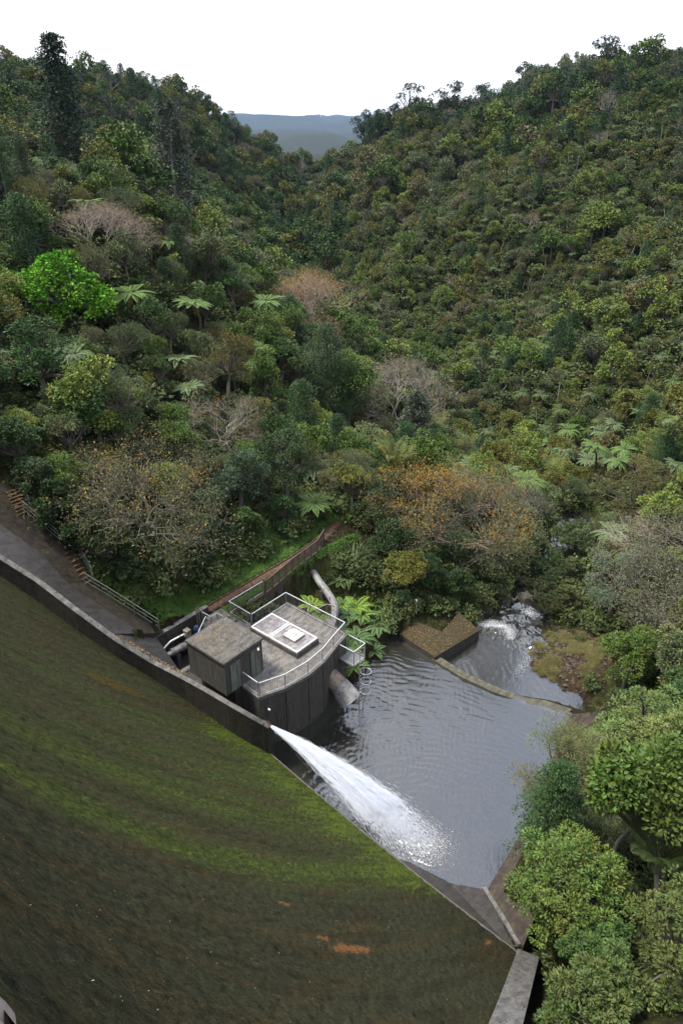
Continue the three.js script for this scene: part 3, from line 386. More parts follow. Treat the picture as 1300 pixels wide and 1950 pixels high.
{ // trench with pipes and pump
  const o = siteThing('trench_wall', 'dark retaining wall holding the grass bank above the pipe trench', 'wall', -34.7, 24, 4); part('body', [boxAt(o, -34.9, -34.6, 21.9, 26.6, 1, 5.9, 0.02)], M.wetwall, o); part('coping', boxAt(o, -34.93, -34.57, 21.88, 26.62, 5.902, 5.98, 0.015), M.kerb, o);
  part('end_wall', boxAt(o, -34.598, -31.15, 25.7, 25.94, 1, 5.25, 0.02), M.wetwall, o);
  const tube = (t, pts, r, n = 14, seg = 40) => new THREE.TubeGeometry(new THREE.CatmullRomCurve3(pts.map((p) => t.L(...p)), false, 'catmullrom', 0.25), seg, r, n);
  const a = siteThing('delivery_pipe', 'thick grey pipe lying in the trench behind the hut', 'pipe', -34, 23.6, 4.5);
  part('tube', tube(a, [[-34.1, 21.7, 4.55], [-34.0, 22.8, 4.55], [-33.9, 24.0, 4.6], [-33.8, 25.6, 4.6]], 0.19), M.pipe, a);
  part('barrel', tube(a, [[-34.03, 22.7, 4.56], [-33.88, 24.2, 4.6]], 0.27, 18, 4), M.pipe, a);
  for (const b of [22.7, 23.5, 24.2]) part('flange', new THREE.TorusGeometry(0.275, 0.045, 8, 20).translate(...a.L(-33.96 + (b - 23.4) * 0.08, b, 4.58).toArray()), M.steel, a);
  part('saddle', [boxAt(a, -34.2, -33.7, 22.9, 23.2, 2, 4.3), boxAt(a, -34.2, -33.6, 24.6, 24.9, 2, 4.4)], M.wall, a);
  const c = siteThing('bypass_pipe', 'thin white bent pipe above the thick grey trench pipe', 'pipe', -34.3, 23, 5); part('tube', tube(c, [[-34.35, 21.7, 4.7], [-34.3, 22.3, 5.0], [-34.25, 22.9, 5.28], [-34.15, 23.9, 5.3], [-34.1, 24.1, 5.1]], 0.065, 10), M.trim, c); part('flange', new THREE.TorusGeometry(0.085, 0.025, 8, 14).translate(...c.L(-34.17, 23.6, 5.3).toArray()), M.steel, c);
  const l = siteThing('drain_pipe', 'short dark pipe low in the trench below the grey pipe', 'pipe', -33.2, 22.6, 3.4); part('tube', tube(l, [[-33.3, 21.8, 3.2], [-33.15, 23, 3.25], [-33, 24.4, 3.25]], 0.24), M.steel, l); part('collar', new THREE.TorusGeometry(0.25, 0.05, 8, 18).translate(...l.L(-33.2, 22.6, 3.24).toArray()), M.steel, l);
  const m = siteThing('pump_motor', 'blue upright electric motor on the trench pipe', 'motor', -33.75, 24.75, 4.8), mk = (r1, r2, y1, y2) => new THREE.CylinderGeometry(r2, r1, y2 - y1, 20).translate(...m.L(-33.75, 24.75, (y1 + y2) / 2).toArray());
  part('body', mk(0.2, 0.2, 4.95, 5.55), M.blue, m); part('cap', [mk(0.22, 0.14, 5.552, 5.72)], M.blue, m); part('foot', mk(0.26, 0.26, 4.83, 4.949), M.blue, m);
  for (let k = 0; k < 14; k++) { const t = k / 14 * 2 * Math.PI; part('fin', new THREE.BoxGeometry(0.05, 0.5, 0.012).rotateY(-t).translate(...m.L(-33.75, 24.75, 5.25).add(new THREE.Vector3(Math.cos(t) * 0.215, 0, Math.sin(t) * 0.215)).toArray()), M.blue, m); }
  const j = siteThing('actuator_box', 'cream control box on the trench pipe beside the blue motor', 'box', -34.1, 24.2, 5); part('case', boxAt(j, -34.32, -33.92, 24.02, 24.4, 4.9, 5.5, 0.03), M.cream, j); part('lid', boxAt(j, -34.34, -33.9, 24.0, 24.42, 5.502, 5.55, 0.015), M.cream, j);
  const q = siteThing('gauge_post', 'pair of thin steel posts standing in the trench corner', 'posts', -34.3, 25.5, 4); for (const b of [25.3, 25.5]) part('post', bar(q.L(-34.3, b, 3), q.L(-34.3, b, 6.6), 0.045, 8), M.steel, q);
}
{ // tramway, its wall and timber fence
  const strip = (nm, s0, w, y1, mat, lab) => { const o = siteThing(nm, lab, 'track', -35, 34, 5.4), g = []; for (let b = 26.6; b < 42.4; b += 0.8) { const c = (bb) => s0 - Math.max(0, bb - 35) ** 2 * 0.02; g.push(hexa(o, [[c(b) - w, b, 5.3], [c(b) + w, b, 5.3], [c(b + 0.8) + w, b + 0.801, 5.3], [c(b + 0.8) - w, b + 0.801, 5.3]], [[c(b) - w, b, y1], [c(b) + w, b, y1], [c(b + 0.8) + w, b + 0.801, y1], [c(b + 0.8) - w, b + 0.801, y1]])); } part('bed', g, mat, o); return o; };
  const tr = strip('tramway', -35.0, 0.36, 5.475, std({ color: lin(0.2, 0.115, 0.07), map: earthTex, bumpMap: grainBump, bumpScale: 0.03, roughness: 0.95 }), 'narrow reddish tramway track running beside the grass bank');
  const c = (bb) => -0.02 * Math.max(0, bb - 35) ** 2;
  for (const s of [-35.2, -34.45]) { const g = []; for (let b = 26.6; b < 42; b += 1.2) g.push(beam(tr.L(s + c(b), b, 5.52), tr.L(s + c(b + 1.2), b + 1.2, 5.52), 0.05, 0.09)); part('rail', g, std({ color: lin(0.06, 0.04, 0.03), roughness: 0.7, metalness: 0.3 }), tr); }
  for (let b = 26.9; b < 41.5; b += 0.75) part('sleeper', boxAt(tr, -35.45 + c(b), -34.3 + c(b), b - 0.08, b + 0.08, 5.4, 5.485, 0.01), M.wood, tr);
  const f = [[-33.22, 30.85], [-33.5, 32.6], [-33.85, 34.4], [-34.02, 36], [-34.2, 37.7], [-34.95, 39.4]];
  const w = siteThing('tramway_wall', 'brown retaining wall under the timber fence of the tramway', 'wall', -33.8, 35, 3), g = []; for (let i = 1; i < f.length; i++) { const [s1, b1] = f[i - 1], [s2, b2] = f[i]; g.push(hexa(w, [[s1 - 0.3, b1, 0.5], [s2 - 0.3, b2, 0.5], [s2 + 0.05, b2, 0.5], [s1 + 0.05, b1, 0.5]], [[s1 - 0.3, b1, 5.44], [s2 - 0.3, b2, 5.44], [s2 + 0.05, b2, 5.44], [s1 + 0.05, b1, 5.44]])); } g.push(boxAt(w, -33.5, -33.17, 27.5, 30.845, 0.5, 5.44)); part('body', g, std({ color: lin(0.13, 0.09, 0.07), map: streakTex, roughness: 0.9 }), w);
  const t = siteThing('timber_fence', 'weathered timber paling fence along the tramway edge', 'fence', -33.2, 31, 5.44), pal = []; const up = (s, b, y) => t.L(s, b, y);
  for (let i = 1; i < f.length; i++) { const [s1, b1] = f[i - 1], [s2, b2] = f[i]; part('top_rail', beam(up(s1, b1, 6.5), up(s2, b2, 6.5), 0.1, 0.05), M.wood, t); part('lower_rail', beam(up(s1, b1, 5.7), up(s2, b2, 5.7), 0.05, 0.08), M.wood, t); const n = 12; for (let k = 1; k < n; k++) if (k !== 6) pal.push(beamUp(up(lerp(s1, s2, k / n), lerp(b1, b2, k / n), 5.44), 0.12, 1.0, 0.05)); for (const k of i === 1 ? [0, 0.5, 1] : [0.5, 1]) part('post', beamUp(up(lerp(s1, s2, k), lerp(b1, b2, k), 5.44), 0, 1.1, 0.1), M.wood, t); }
  part('palings', pal, M.wood, t, 'stuff');
}
{ // penstock from the tramway wall into the block
  const o = siteThing('penstock_pipe', 'thick pale grey pipe bending from the tramway wall towards the block', 'pipe', -30, 34.5, 4), crv = new THREE.CatmullRomCurve3([[-34.2, 36.9, 4.2], [-32.6, 36.1, 4.1], [-31.0, 35.35, 4.02], [-29.6, 34.5, 3.95], [-28.9, 33.6, 3.85], [-28.5, 32.6, 3.6], [-28.2, 31.4, 3.2]].map((p) => o.L(...p)));
  part('tube', new THREE.TubeGeometry(crv, 70, 0.29, 20), M.pipe, o);
  for (const t of [0.03, 0.36, 0.68]) { const ring = new THREE.TorusGeometry(0.295, 0.03, 8, 24); ring.applyQuaternion(new THREE.Quaternion().setFromUnitVectors(new THREE.Vector3(0, 0, 1), crv.getTangentAt(t))); ring.translate(...crv.getPointAt(t).toArray()); part('flange', ring, t < 0.1 ? M.rust : M.pipe, o); }
  part('support', boxAt(o, -32.0, -31.6, 35.4, 36.0, 1.5, 3.85), M.wall, o); part('support', boxAt(o, -29.5, -29.1, 33.8, 34.4, 1, 3.7), M.wall, o);
  const h = siteThing('pipe_housing', 'pale grey wedge-shaped steel housing where the pipe meets the block', 'housing', -28, 31.8, 3);
  part('shell', hexa(h, [[-28.7, 30.95, 2], [-28.75, 32.6, 2], [-28.1, 32.9, 2], [-26.6, 30.95, 2]], [[-28.7, 30.95, 4.7], [-28.75, 32.6, 4.3], [-28.1, 32.9, 4.3], [-26.6, 30.95, 4.7]]), M.pipe, h);
  railing('metal_railing', 'metal railing around the grey pipe housing behind the deck', [[-28.75, 31.0, 4.6], [-28.78, 32.62, 4.28], [-28.12, 32.88, 4.28], [-26.6, 31.02, 4.6]], { h: 1.25, mat: M.pipe, barMat: M.steel, step: 1.0 });
}
{ // landing and ladder at the corner over the pool
  const o = siteThing('ladder_landing', 'small railed steel landing on the block corner over the pool', 'landing', -24.7, 30.3, 4.3);
  part('floor', boxAt(o, -25.2, -23.9, 29.75, 30.95, 4.2, 4.28, 0.01), M.bars, o); part('bracket', [beam(o.L(-25.3, 29.8, 3.4), o.L(-24.0, 29.8, 4.19), 0.06, 0.06), beam(o.L(-25.3, 30.9, 3.4), o.L(-24.0, 30.9, 4.19), 0.06, 0.06)], M.bars, o);
  railing('metal_railing', 'metal railing enclosing the small corner landing over the pool', [[-25.35, 30.95, 4.28], [-23.92, 30.95, 4.28], [-23.92, 29.77, 4.28], [-25.1, 29.77, 4.28]], { h: 1.2, step: 1.3 });
  const l = siteThing('cage_ladder', 'steel ladder with round safety hoops going down to the pool', 'ladder', -23.85, 30.6, -0.5);
  for (const b of [30.3, 30.75]) part('stile', bar(l.L(-23.82, b, -0.8), l.L(-23.82, b, 5.3), 0.028, 8), M.galv, l);
  for (let y = -0.5; y < 4.3; y += 0.3) part('rung', bar(l.L(-23.82, 30.3, y), l.L(-23.82, 30.75, y), 0.016), M.galv, l);
  for (const y of [1.9, 2.75, 3.6]) part('hoop', new THREE.TorusGeometry(0.36, 0.022, 8, 30).rotateX(Math.PI / 2).translate(...l.L(-23.48, 30.53, y).toArray()), M.galv, l);
}
{ // outlet hood on the curved wall
  const o = siteThing('outlet_hood', 'grey steel outlet hood bending down from the curved wall to the pool', 'hood', -25, 29.4, 1), C = new THREE.CatmullRomCurve3([[-25.5, 28.95, 3.3], [-25.0, 29.0, 3.0], [-24.5, 29.08, 2.6], [-24.1, 29.14, 2.2], [-23.8, 29.18, 1.85]].map((p) => o.L(...p)));
  const shell = (t1, t2, r1, r2) => { const n = 12, m = 28, fr = C.computeFrenetFrames(60), pos = [], idx = []; for (let i = 0; i <= n; i++) { const t = lerp(t1, t2, i / n), c = C.getPointAt(t), k = Math.round(t * 60), r = lerp(r1, r2, i / n); for (let j = 0; j <= m; j++) { const a = j / m * 2 * Math.PI, v = c.clone().addScaledVector(fr.normals[k], Math.cos(a) * r).addScaledVector(fr.binormals[k], Math.sin(a) * r * 1.15); pos.push(v.x, v.y, v.z); } } for (let i = 0; i < n; i++) for (let j = 0; j < m; j++) { const a = i * (m + 1) + j; idx.push(a, a + m + 1, a + 1, a + 1, a + m + 1, a + m + 2); } const g = new THREE.BufferGeometry(); g.setAttribute('position', new THREE.Float32BufferAttribute(pos, 3)); g.setIndex(idx); g.computeVertexNormals(); const uv = new Float32Array(pos.length / 3 * 2); for (let i = 0; i < uv.length / 2; i++) { uv[2 * i] = (i % (m + 1)) / m * 3; uv[2 * i + 1] = Math.floor(i / (m + 1)) / n; } g.setAttribute('uv', new THREE.BufferAttribute(uv, 2)); return g; };
  const ringAt = (t, r, k) => { const g = new THREE.TorusGeometry(r, k, 8, 30); g.scale(1, 1, 1); g.applyQuaternion(new THREE.Quaternion().setFromUnitVectors(new THREE.Vector3(0, 0, 1), C.getTangentAt(t))); g.translate(...C.getPointAt(t).toArray()); return g; };
  tag(part('upper_shell', shell(0.0, 0.46, 0.56, 0.63), std({ color: lin(0.4, 0.34, 0.29), map: concreteTex, metalness: 0.1, roughness: 0.6 }), o), 'rust-brown upper shell of the hood');
  part('lower_shell', shell(0.46, 1, 0.645, 0.8), std({ color: lin(0.42, 0.42, 0.44), map: concreteTex, roughness: 0.55 }), o); part('seam_ring', ringAt(0.46, 0.66, 0.025), M.steel, o); part('lip', ringAt(1, 0.85, 0.03), M.galv, o); part('wall_flange', [boxAt(o, -25.32, -25.2, 28.35, 28.55, 2.6, 3.85), boxAt(o, -25.45, -25.3, 29.55, 29.75, 2.6, 3.85)], M.steel, o);
}
{ // nozzle
  const o = siteThing('jet_nozzle', 'short rusty nozzle at the end of the side wall throwing the water jet', 'nozzle', -25.3, 23.0, 3.3); part('barrel', bar(o.L(-25.75, 22.95, 3.55), o.L(-25.05, 23.02, 3.42), 0.13, 16, 0.1), M.rust, o); part('collar', bar(o.L(-25.25, 23.0, 3.46), o.L(-25.15, 23.01, 3.44), 0.16, 16), M.rust, o); part('mount', boxAt(o, -25.6, -25.2, 22.55, 22.95, 0.5, 3.7), M.wetwall, o);
}
{ // weir with its mossy wing
  const o = siteThing('pool_weir', 'low curved concrete weir holding back the pool', 'weir', -18, 38, 0), g = []; for (let i = 1; i < weirPath.length; i++) for (let k = 0; k < 3; k++) { const q = [k / 3, (k + 1) / 3].map((t) => [lerp(weirPath[i - 1][0], weirPath[i][0], t), lerp(weirPath[i - 1][1], weirPath[i][1], t)]); const top = (s) => lerp(0.14, -0.08, smooth(-17.5, -15.3, s)), [[s1, b1], [s2, b2]] = q; g.push(hexa(o, [[s1, b1 - 0.1, -2.5], [s2, b2 - 0.1, -2.5], [s2, b2 + 0.8, -2.5], [s1, b1 + 0.8, -2.5]], [[s1, b1, top(s1)], [s2, b2, top(s2)], [s2, b2 + 0.65, top(s2) - 0.03], [s1, b1 + 0.65, top(s1) - 0.03]])); }
  part('crest', g, std({ color: lin(0.14, 0.135, 0.1), map: concreteTex, bumpMap: grainBump, bumpScale: 0.02, roughness: 0.8 }), o);
  const w = siteThing('weir_wing', 'mossy brown concrete wing slab with a notch beside the weir', 'slab', -24, 40, 0);
  const dn = ([s, b, y]) => [s, b, -2.5], A = [[-26.4, 38.6, 0.5], [-22.75, 38.1, 0.42], [-23.95, 40.9, 0.6], [-26.3, 40.5, 0.75]], B = [[-22.74, 38.12, 0.42], [-22.0, 43.4, 0.2], [-24.1, 43.6, 0.9], [-23.94, 40.9, 0.6]];
  for (const q of [A, B]) { part('wall', hexa(w, q.map(dn), q.map(([s, b, y]) => [s, b, y - 0.12])), M.wetwall, w); part('top', hexa(w, q.map(([s, b, y]) => [s, b, y - 0.118]), q), M.moss, w); }
  const mp = siteThing('marker_post', 'short white marker post among the bushes behind the weir wing', 'post', -26.7, 41.2, 0.9); part('shaft', beam(mp.L(-26.7, 41.2, 0.6), mp.L(-26.7, 41.2, 2.2), 0.13, 0.13), M.trim, mp); part('cap', boxAt(mp, -26.78, -26.62, 41.12, 41.28, 2.2, 2.26, 0.02), M.trim, mp);
}
// stairs and fences up the ramp edge
{
  const flight = (p, q, lab) => { const n = 8, o = siteThing('stair_flight', lab, 'stairs', p[0], p[1], p[2], 'stair flights beside the ramp'); for (let k = 0; k < n; k++) { const t = k / n, s = lerp(p[0], q[0], t), b = lerp(p[1], q[1], t), y = lerp(p[2], q[2], t), ds = (q[0] - p[0]) / n; part('step', boxAt(o, Math.min(s, s + ds) + 0.01, Math.max(s, s + ds) - 0.01, b - 0.1, b + 0.75, y - 0.5, y + 0.08, 0.012), std({ color: lin(0.14, 0.085, 0.05), map: earthTex, roughness: 0.95 }), o); } };
  flight(fencePath[2], fencePath[3], 'lower leaf-covered stair flight beside the wet ramp'); flight(fencePath[5], fencePath[6], 'upper leaf-covered stair flight beside the wet ramp');
  const rails = (pts, lab, off) => { const o = siteThing('pipe_fence', lab, 'fence', pts[0][0], pts[0][1], pts[0][2], 'pipe fences up the ramp'), P = pts.map(([s, b, y]) => o.L(s, b + off, y)); for (let i = 1; i < P.length; i++) { const n = Math.max(1, Math.round(P[i].distanceTo(P[i - 1]) / 1.6)); for (let k = i === 1 ? 0 : 1; k <= n; k++) { const q = P[i - 1].clone().lerp(P[i], k / n); part('post', bar(q.clone().setY(q.y - 0.3), q.clone().setY(q.y + 1.0), 0.025, 6), M.bars, o); } for (const h of [0.35, 0.68, 1.0]) part('rail', bar(P[i - 1].clone().setY(P[i - 1].y + h), P[i].clone().setY(P[i].y + h), h === 1 ? 0.026 : 0.02, 6), h === 1 ? M.dullrail : M.bars, o); } };
  rails([fencePath[0], fencePath[1], fencePath[2]], 'pipe fence from the trench wall up to the lower stair flight', 0.2);
  rails([fencePath[2], fencePath[3]], 'pipe handrail along the lower stair flight', 0.85); rails([fencePath[4], fencePath[5]], 'pipe fence between the two stair flights', 0.3); rails([fencePath[5], fencePath[6]], 'pipe handrail along the upper stair flight', 0.85);
}
// ---------------------------------------------------------------- jet, foam, rocks
const eul = new THREE.Euler(), qq = new THREE.Quaternion(), mm = new THREE.Matrix4(), v3 = new THREE.Vector3(), one = new THREE.Vector3();
{
  const r = rng(77), gs = () => (r() + r() + r() + r() - 2) * 1.0, G = new THREE.IcosahedronGeometry(1, 0), N = 60000, im = new THREE.InstancedMesh(G, new THREE.MeshPhysicalMaterial({ color: lin(0.88, 0.9, 0.95), roughness: 0.5, transmission: 0.6, thickness: 0 }), N), ax = new THREE.Vector3(1, 0, 0);
  const path = (t, u, w) => { const R = 0.06 + 1.12 * Math.pow(t, 1.05); return [-25.05 + 10.2 * t + u * 0.4, 23.02 + 1.15 * t + u * R * 0.95, 3.42 - 0.6 * t - 2.8 * t * t + w * R * 0.55]; };
  const ropes = Array.from({ length: 90 }, () => [gs() * 1.15, gs() * 1.1]);
  for (let i = 0; i < N; i++) {
    const t = Math.pow(r(), 0.7) * (0.82 + 0.3 * r()), rope = ropes[Math.floor(r() * ropes.length)], loose = r() < 0.45 ? 1 : 0.17, u = rope[0] * (1 - loose * 0.8) + gs() * loose, w = rope[1] * (1 - loose * 0.8) + gs() * loose, a = path(t, u, w), b = path(t + 0.03, u, w), A = W(...a), B = W(...b), d = B.sub(A), k = t > 0.8 ? 0.4 : 1;
    qq.setFromUnitVectors(ax, d.clone().normalize()); const th = lerp(0.004, 0.0055, t) * (0.4 + 1.2 * r() * r()), L = lerp(0.08, 0.34, r()) * k; if (a[2] < 0) A.y = r() < 0.5 ? -1 : 0.25 * r() * r(); if (faceB(a[0], Math.max(1.2, a[2])) > a[1] - 0.05 && a[2] < 1.3) A.y = -1;
    mm.compose(A, qq, one.set(L, th, th)); im.setMatrixAt(i, mm);
  }
  im.name = numbered('water_jet'); lit(im); scene.add(im); tag(im, 'white fan of water shot from the rusty nozzle into the pool', 'water jet', null, 'stuff');
  // foam flecks
  const F = new THREE.CircleGeometry(1, 7).rotateX(-Math.PI / 2), fp = F.attributes.position; for (let i = 1; i < fp.count; i++) { const k = 0.6 + 0.6 * Math.abs(n2(i * 1.7, 3)); fp.setXYZ(i, fp.getX(i) * k, -0.25, fp.getZ(i) * k); } F.computeVertexNormals();
  const foam = (n, place, nm, lab) => { const f = new THREE.InstancedMesh(F, M.foam, n); for (let i = 0; i < n; i++) { const [s, b, y, k] = place(); qq.setFromEuler(eul.set(0.3 * (r() - 0.5), r() * 6.3, 0.3 * (r() - 0.5))); mm.compose(W(s, b, y), qq, one.set(k * (0.5 + r()), k, k * (0.4 + 0.5 * r()))); f.setMatrixAt(i, mm); } f.name = numbered(nm); lit(f); scene.add(f); tag(f, lab, 'foam', null, 'stuff'); };
  foam(15000, () => { const t = Math.pow(r(), 0.8), s = -21.5 + 8.2 * t + gs() * 0.7, b = 23.8 + 0.6 * t + gs() * (0.4 + 0.8 * t); const y = faceB(s, 1.2) + 0.15 > b ? -2 : 0.03 + 0.05 * r(); return [s, b, y, 0.006 + 0.02 * r() * r()]; }, 'splash_foam', 'white foam where the jet strikes the pool');
  foam(160, () => { const s = -13.8 + gs() * 0.5; return [s, 22.95 + (s + 14.3) * 0.3 + 0.15 + Math.abs(gs()) * 0.12, 0.03, 0.01 + 0.02 * r()]; }, 'edge_foam', 'small patch of foam along the pool edge below the dam toe');
  foam(6000, () => { const t = r(), s = -22.8 + 2.8 * t + gs() * 0.25, b = 45.1 + 0.9 * Math.sin(t * 3) + gs() * 0.6; return [s, b, streamY(b) + 0.16 * n2(s * 0.7, b * 0.5) + 0.05 + 0.07 * r(), 0.008 + 0.022 * r() * r()]; }, 'rapid_foam', 'white rapids at the end of the lower pool');
  foam(700, () => { const t = r(), s = -18.3 + gs() * 0.4 + t * 0.9, b = 45.5 - 4.2 * t + gs() * 0.2; return [s, b, streamY(b) + 0.04, 0.008 + 0.025 * r() * r()]; }, 'bank_foam', 'broken line of foam along the gravel bar');
  foam(900, () => { const k = r() < 0.7 ? 0 : 1, [s0, b0] = [[-20.8, 50.3], [-22.9, 57.4]][k]; const s = s0 + gs() * (k ? 0.4 : 0.7), b = b0 + gs() * (k ? 0.5 : 0.7); return [s, b, streamY(b) + 0.16 * n2(s * 0.7, b * 0.5) + 0.06, 0.012 + 0.03 * r()]; }, 'stream_foam', 'white water of the small falls farther down the stream');
}
{
  const rocks = [0, 1, 2].map((k) => { const g = new THREE.IcosahedronGeometry(1, 4), p = g.attributes.position; for (let i = 0; i < p.count; i++) { v3.fromBufferAttribute(p, i); const e = 1 + 0.28 * n3(v3.x * 1.1 + k * 9, v3.y * 1.1, v3.z * 1.1) + 0.1 * n3(v3.x * 3, v3.y * 3 + k, v3.z * 3); v3.multiplyScalar(e); p.setXYZ(i, v3.x, v3.y * 0.7, v3.z); } g.computeVertexNormals(); return metreUV(g); }), r = rng(31);
  const spots = [[-23.6, 50.5, 0.9], [-22.6, 52.8, 0.7], [-20.2, 53.2, 0.8], [-21.5, 54.8, 0.55], [-24.6, 55.6, 0.8], [-21.2, 58.5, 0.7], [-25.3, 59.4, 0.75], [-19.6, 48.9, 0.5], [-23.9, 47.4, 0.8], [-24.4, 44.6, 0.7], [-22.6, 62.5, 0.9], [-26.8, 64, 0.9]];
  for (const [s, b, k] of spots) { const m = part('stream_rock', rocks[Math.floor(r() * 3)], M.rock, scene); m.position.copy(W(s, b, streamY(b) - 0.1 + k * 0.2)); m.rotation.y = r() * 6; m.scale.setScalar(k); tag(m, 'dark wet boulder standing in the stream below the rapids', 'rock', 'boulders in the stream'); }
  const n = 900, im = new THREE.InstancedMesh(rocks[0], M.rock, n); for (let i = 0; i < n; i++) { const s = lerp(-18.5, -12.3, r()), b = lerp(42.2, 50, r()), v = W(s, b), k = 0.03 + 0.12 * r() ** 4; v.y = ground(v.x, v.z) + k * 0.2; mm.compose(v, qq.setFromEuler(eul.set(0, r() * 6, 0)), one.set(k, k, k)); im.setMatrixAt(i, mm); const c = 0.7 + 0.9 * r(); im.setColorAt(i, lin(c, c * 0.9, c * 0.82)); }
  im.name = numbered('gravel'); lit(im); scene.add(im); tag(im, 'loose stones scattered over the brown gravel bar', 'gravel', null, 'stuff');
  const lf = new THREE.CircleGeometry(1, 5).rotateX(-Math.PI / 2), nl = 2600, il = new THREE.InstancedMesh(lf, std({ color: lin(1, 1, 1), roughness: 0.85, side: THREE.DoubleSide }), nl);
  for (let i = 0; i < nl; i++) { const k = r(); let s, b, y; if (k < 0.45) { s = lerp(-26.2, -22.2, r()); b = lerp(38.2, 43.3, r()); const inA = distanceInside([[-26.4, 38.45], [-22.75, 37.95], [-22, 43.2], [-24.1, 43.4], [-23.95, 40.7], [-26.3, 40.3]], s, b); y = inA > 0 ? 0.5 + (b - 38) * 0.05 + (s < -24 ? 0.08 : -0.02) : -3; } else if (k < 0.7) { s = lerp(-30.5, -27.3, r()); b = lerp(21.7, 24.6, r()); y = r() < 0.55 && s + b * 0.6 > -15 ? -3 : 8.062; } else { s = lerp(-34.5, -26, r()); const [wb, wy] = along(sidePath, s); b = wb + 0.4 + 0.5 * r(); y = s < -30.8 ? wy - 0.1 - (b - wb - 0.3) * 0.6 : 3.32; } const e = 0.015 + 0.025 * r(); mm.compose(W(s, b, y), qq.setFromEuler(eul.set(0.5 * (r() - 0.5), r() * 6, 0.5 * (r() - 0.5))), one.set(e, e, e * 0.6)); il.setMatrixAt(i, mm); const c = r(); il.setColorAt(i, c < 0.5 ? lin(0.2, 0.13, 0.03) : c < 0.8 ? lin(0.22, 0.11, 0.04) : lin(0.3, 0.27, 0.12)); }
  il.name = numbered('leaf_litter'); lit(il); scene.add(il); tag(il, 'fallen yellow leaves on the concrete around hut, ramp and weir wing', 'leaves', null, 'stuff');
}
// ---------------------------------------------------------------- plants
class Leafy { // triangles with a colour each, gathered into one geometry
  constructor() { this.p = []; this.c = []; this.i = []; }
  v(x, y, z, c) { this.p.push(x, y, z); this.c.push(c[0], c[1], c[2]); return this.p.length / 3 - 1; }
  leaf(x, y, z, dx, dy, dz, ux, uy, uz, len, wid, c, fold = 0.12) { // from its stalk along d, its face turned to u
    let sx = dy * uz - dz * uy, sy = dz * ux - dx * uz, sz = dx * uy - dy * ux; const l = Math.hypot(sx, sy, sz) || 1, w = wid / 2 / l; sx *= w; sy *= w; sz *= w;
    const mx = x + dx * len * 0.55, my = y + dy * len * 0.55, mz = z + dz * len * 0.55, f = wid * fold;
    const a = this.v(x, y, z, c), b = this.v(mx + sx + ux * f, my + sy + uy * f, mz + sz + uz * f, c), t = this.v(x + dx * len, y + dy * len, z + dz * len, c), d = this.v(mx - sx + ux * f, my - sy + uy * f, mz - sz + uz * f, c); this.i.push(a, b, t, a, t, d);
  }
  tube(pts, r0, r1, n, c) { let prev = null; for (let k = 0; k < pts.length; k++) { const q = pts[k], t = pts[Math.min(k + 1, pts.length - 1)].clone().sub(pts[Math.max(k - 1, 0)]).normalize(), e = Math.abs(t.y) < 0.9 ? new THREE.Vector3(0, 1, 0) : new THREE.Vector3(1, 0, 0), a = e.cross(t).normalize(), b = t.clone().cross(a), r = lerp(r0, r1, k / (pts.length - 1)), ring = []; for (let j = 0; j < n; j++) { const w = j / n * 2 * Math.PI, ca = Math.cos(w) * r, sa = Math.sin(w) * r, sh = 0.85 + 0.3 * Math.abs(n2(k * 1.3 + j, r0 * 90)); ring.push(this.v(q.x + a.x * ca + b.x * sa, q.y + a.y * ca + b.y * sa, q.z + a.z * ca + b.z * sa, [c[0] * sh, c[1] * sh, c[2] * sh])); } if (prev) for (let j = 0; j < n; j++) { const k2 = (j + 1) % n; this.i.push(prev[j], ring[j], prev[k2], prev[k2], ring[j], ring[k2]); } prev = ring; } }
  geo() { const g = new THREE.BufferGeometry(); g.setAttribute('position', new THREE.Float32BufferAttribute(this.p, 3)); g.setAttribute('color', new THREE.Float32BufferAttribute(this.c, 3)); g.setIndex(this.i); g.computeVertexNormals(); return g; }
}
const V = (x, y, z) => new THREE.Vector3(x, y, z);
const leafMat = (r, g, b, rough = 0.5) => dull({ specularIntensity: 0.32, color: lin(r, g, b), vertexColors: true, flatShading: true, roughness: rough, side: THREE.DoubleSide });
const barkMat = std({ color: lin(1, 1, 1), vertexColors: true, roughness: 0.95, side: THREE.DoubleSide });
const rdir = (r) => { const u = r() * 2 - 1, a = r() * 6.2832, s = Math.sqrt(1 - u * u); return [s * Math.cos(a), u, s * Math.sin(a)]; };
function leafClump(L, r, cx, cy, cz, rc, n, o) { // one clump of leaves, thick towards the outside and the light
  const tone = 0.78 + 0.44 * r(), hue = 0.85 + 0.3 * r(), col = o.colour ? o.colour(r, cx, cy, cz) : [1, 1, 1], fl = o.flat ?? 0.75;
  for (let k = 0; k < n; k++) {
    const d = rdir(r); if (d[1] < -0.25 && r() < 0.7) d[1] = -d[1]; const q = rc * (0.45 + 0.6 * Math.sqrt(r()));
    const x = cx + d[0] * q, y = cy + d[1] * q * fl, z = cz + d[2] * q, e = rdir(r), w = o.wild ?? 0.8; let dx = d[0] + e[0] * w, dy = d[1] * 0.5 + e[1] * w * 0.6 + (o.droop ?? 0), dz = d[2] + e[2] * w; let l = Math.hypot(dx, dy, dz) || 1; dx /= l; dy /= l; dz /= l;
    const f = rdir(r); let ux = f[0] * 0.6 + d[0] * 0.4, uy = f[1] * 0.6 + 0.75, uz = f[2] * 0.6 + d[2] * 0.4; l = Math.hypot(ux, uy, uz) || 1;
    const t = tone * (0.7 + 0.6 * r()), s = o.len * (0.65 + 0.7 * r()); L.leaf(x, y, z, dx, dy, dz, ux / l, uy / l, uz / l, s, s * o.ratio, [col[0] * t * hue, col[1] * t, col[2] * t * (0.8 + 0.4 * r())]);
  }
}
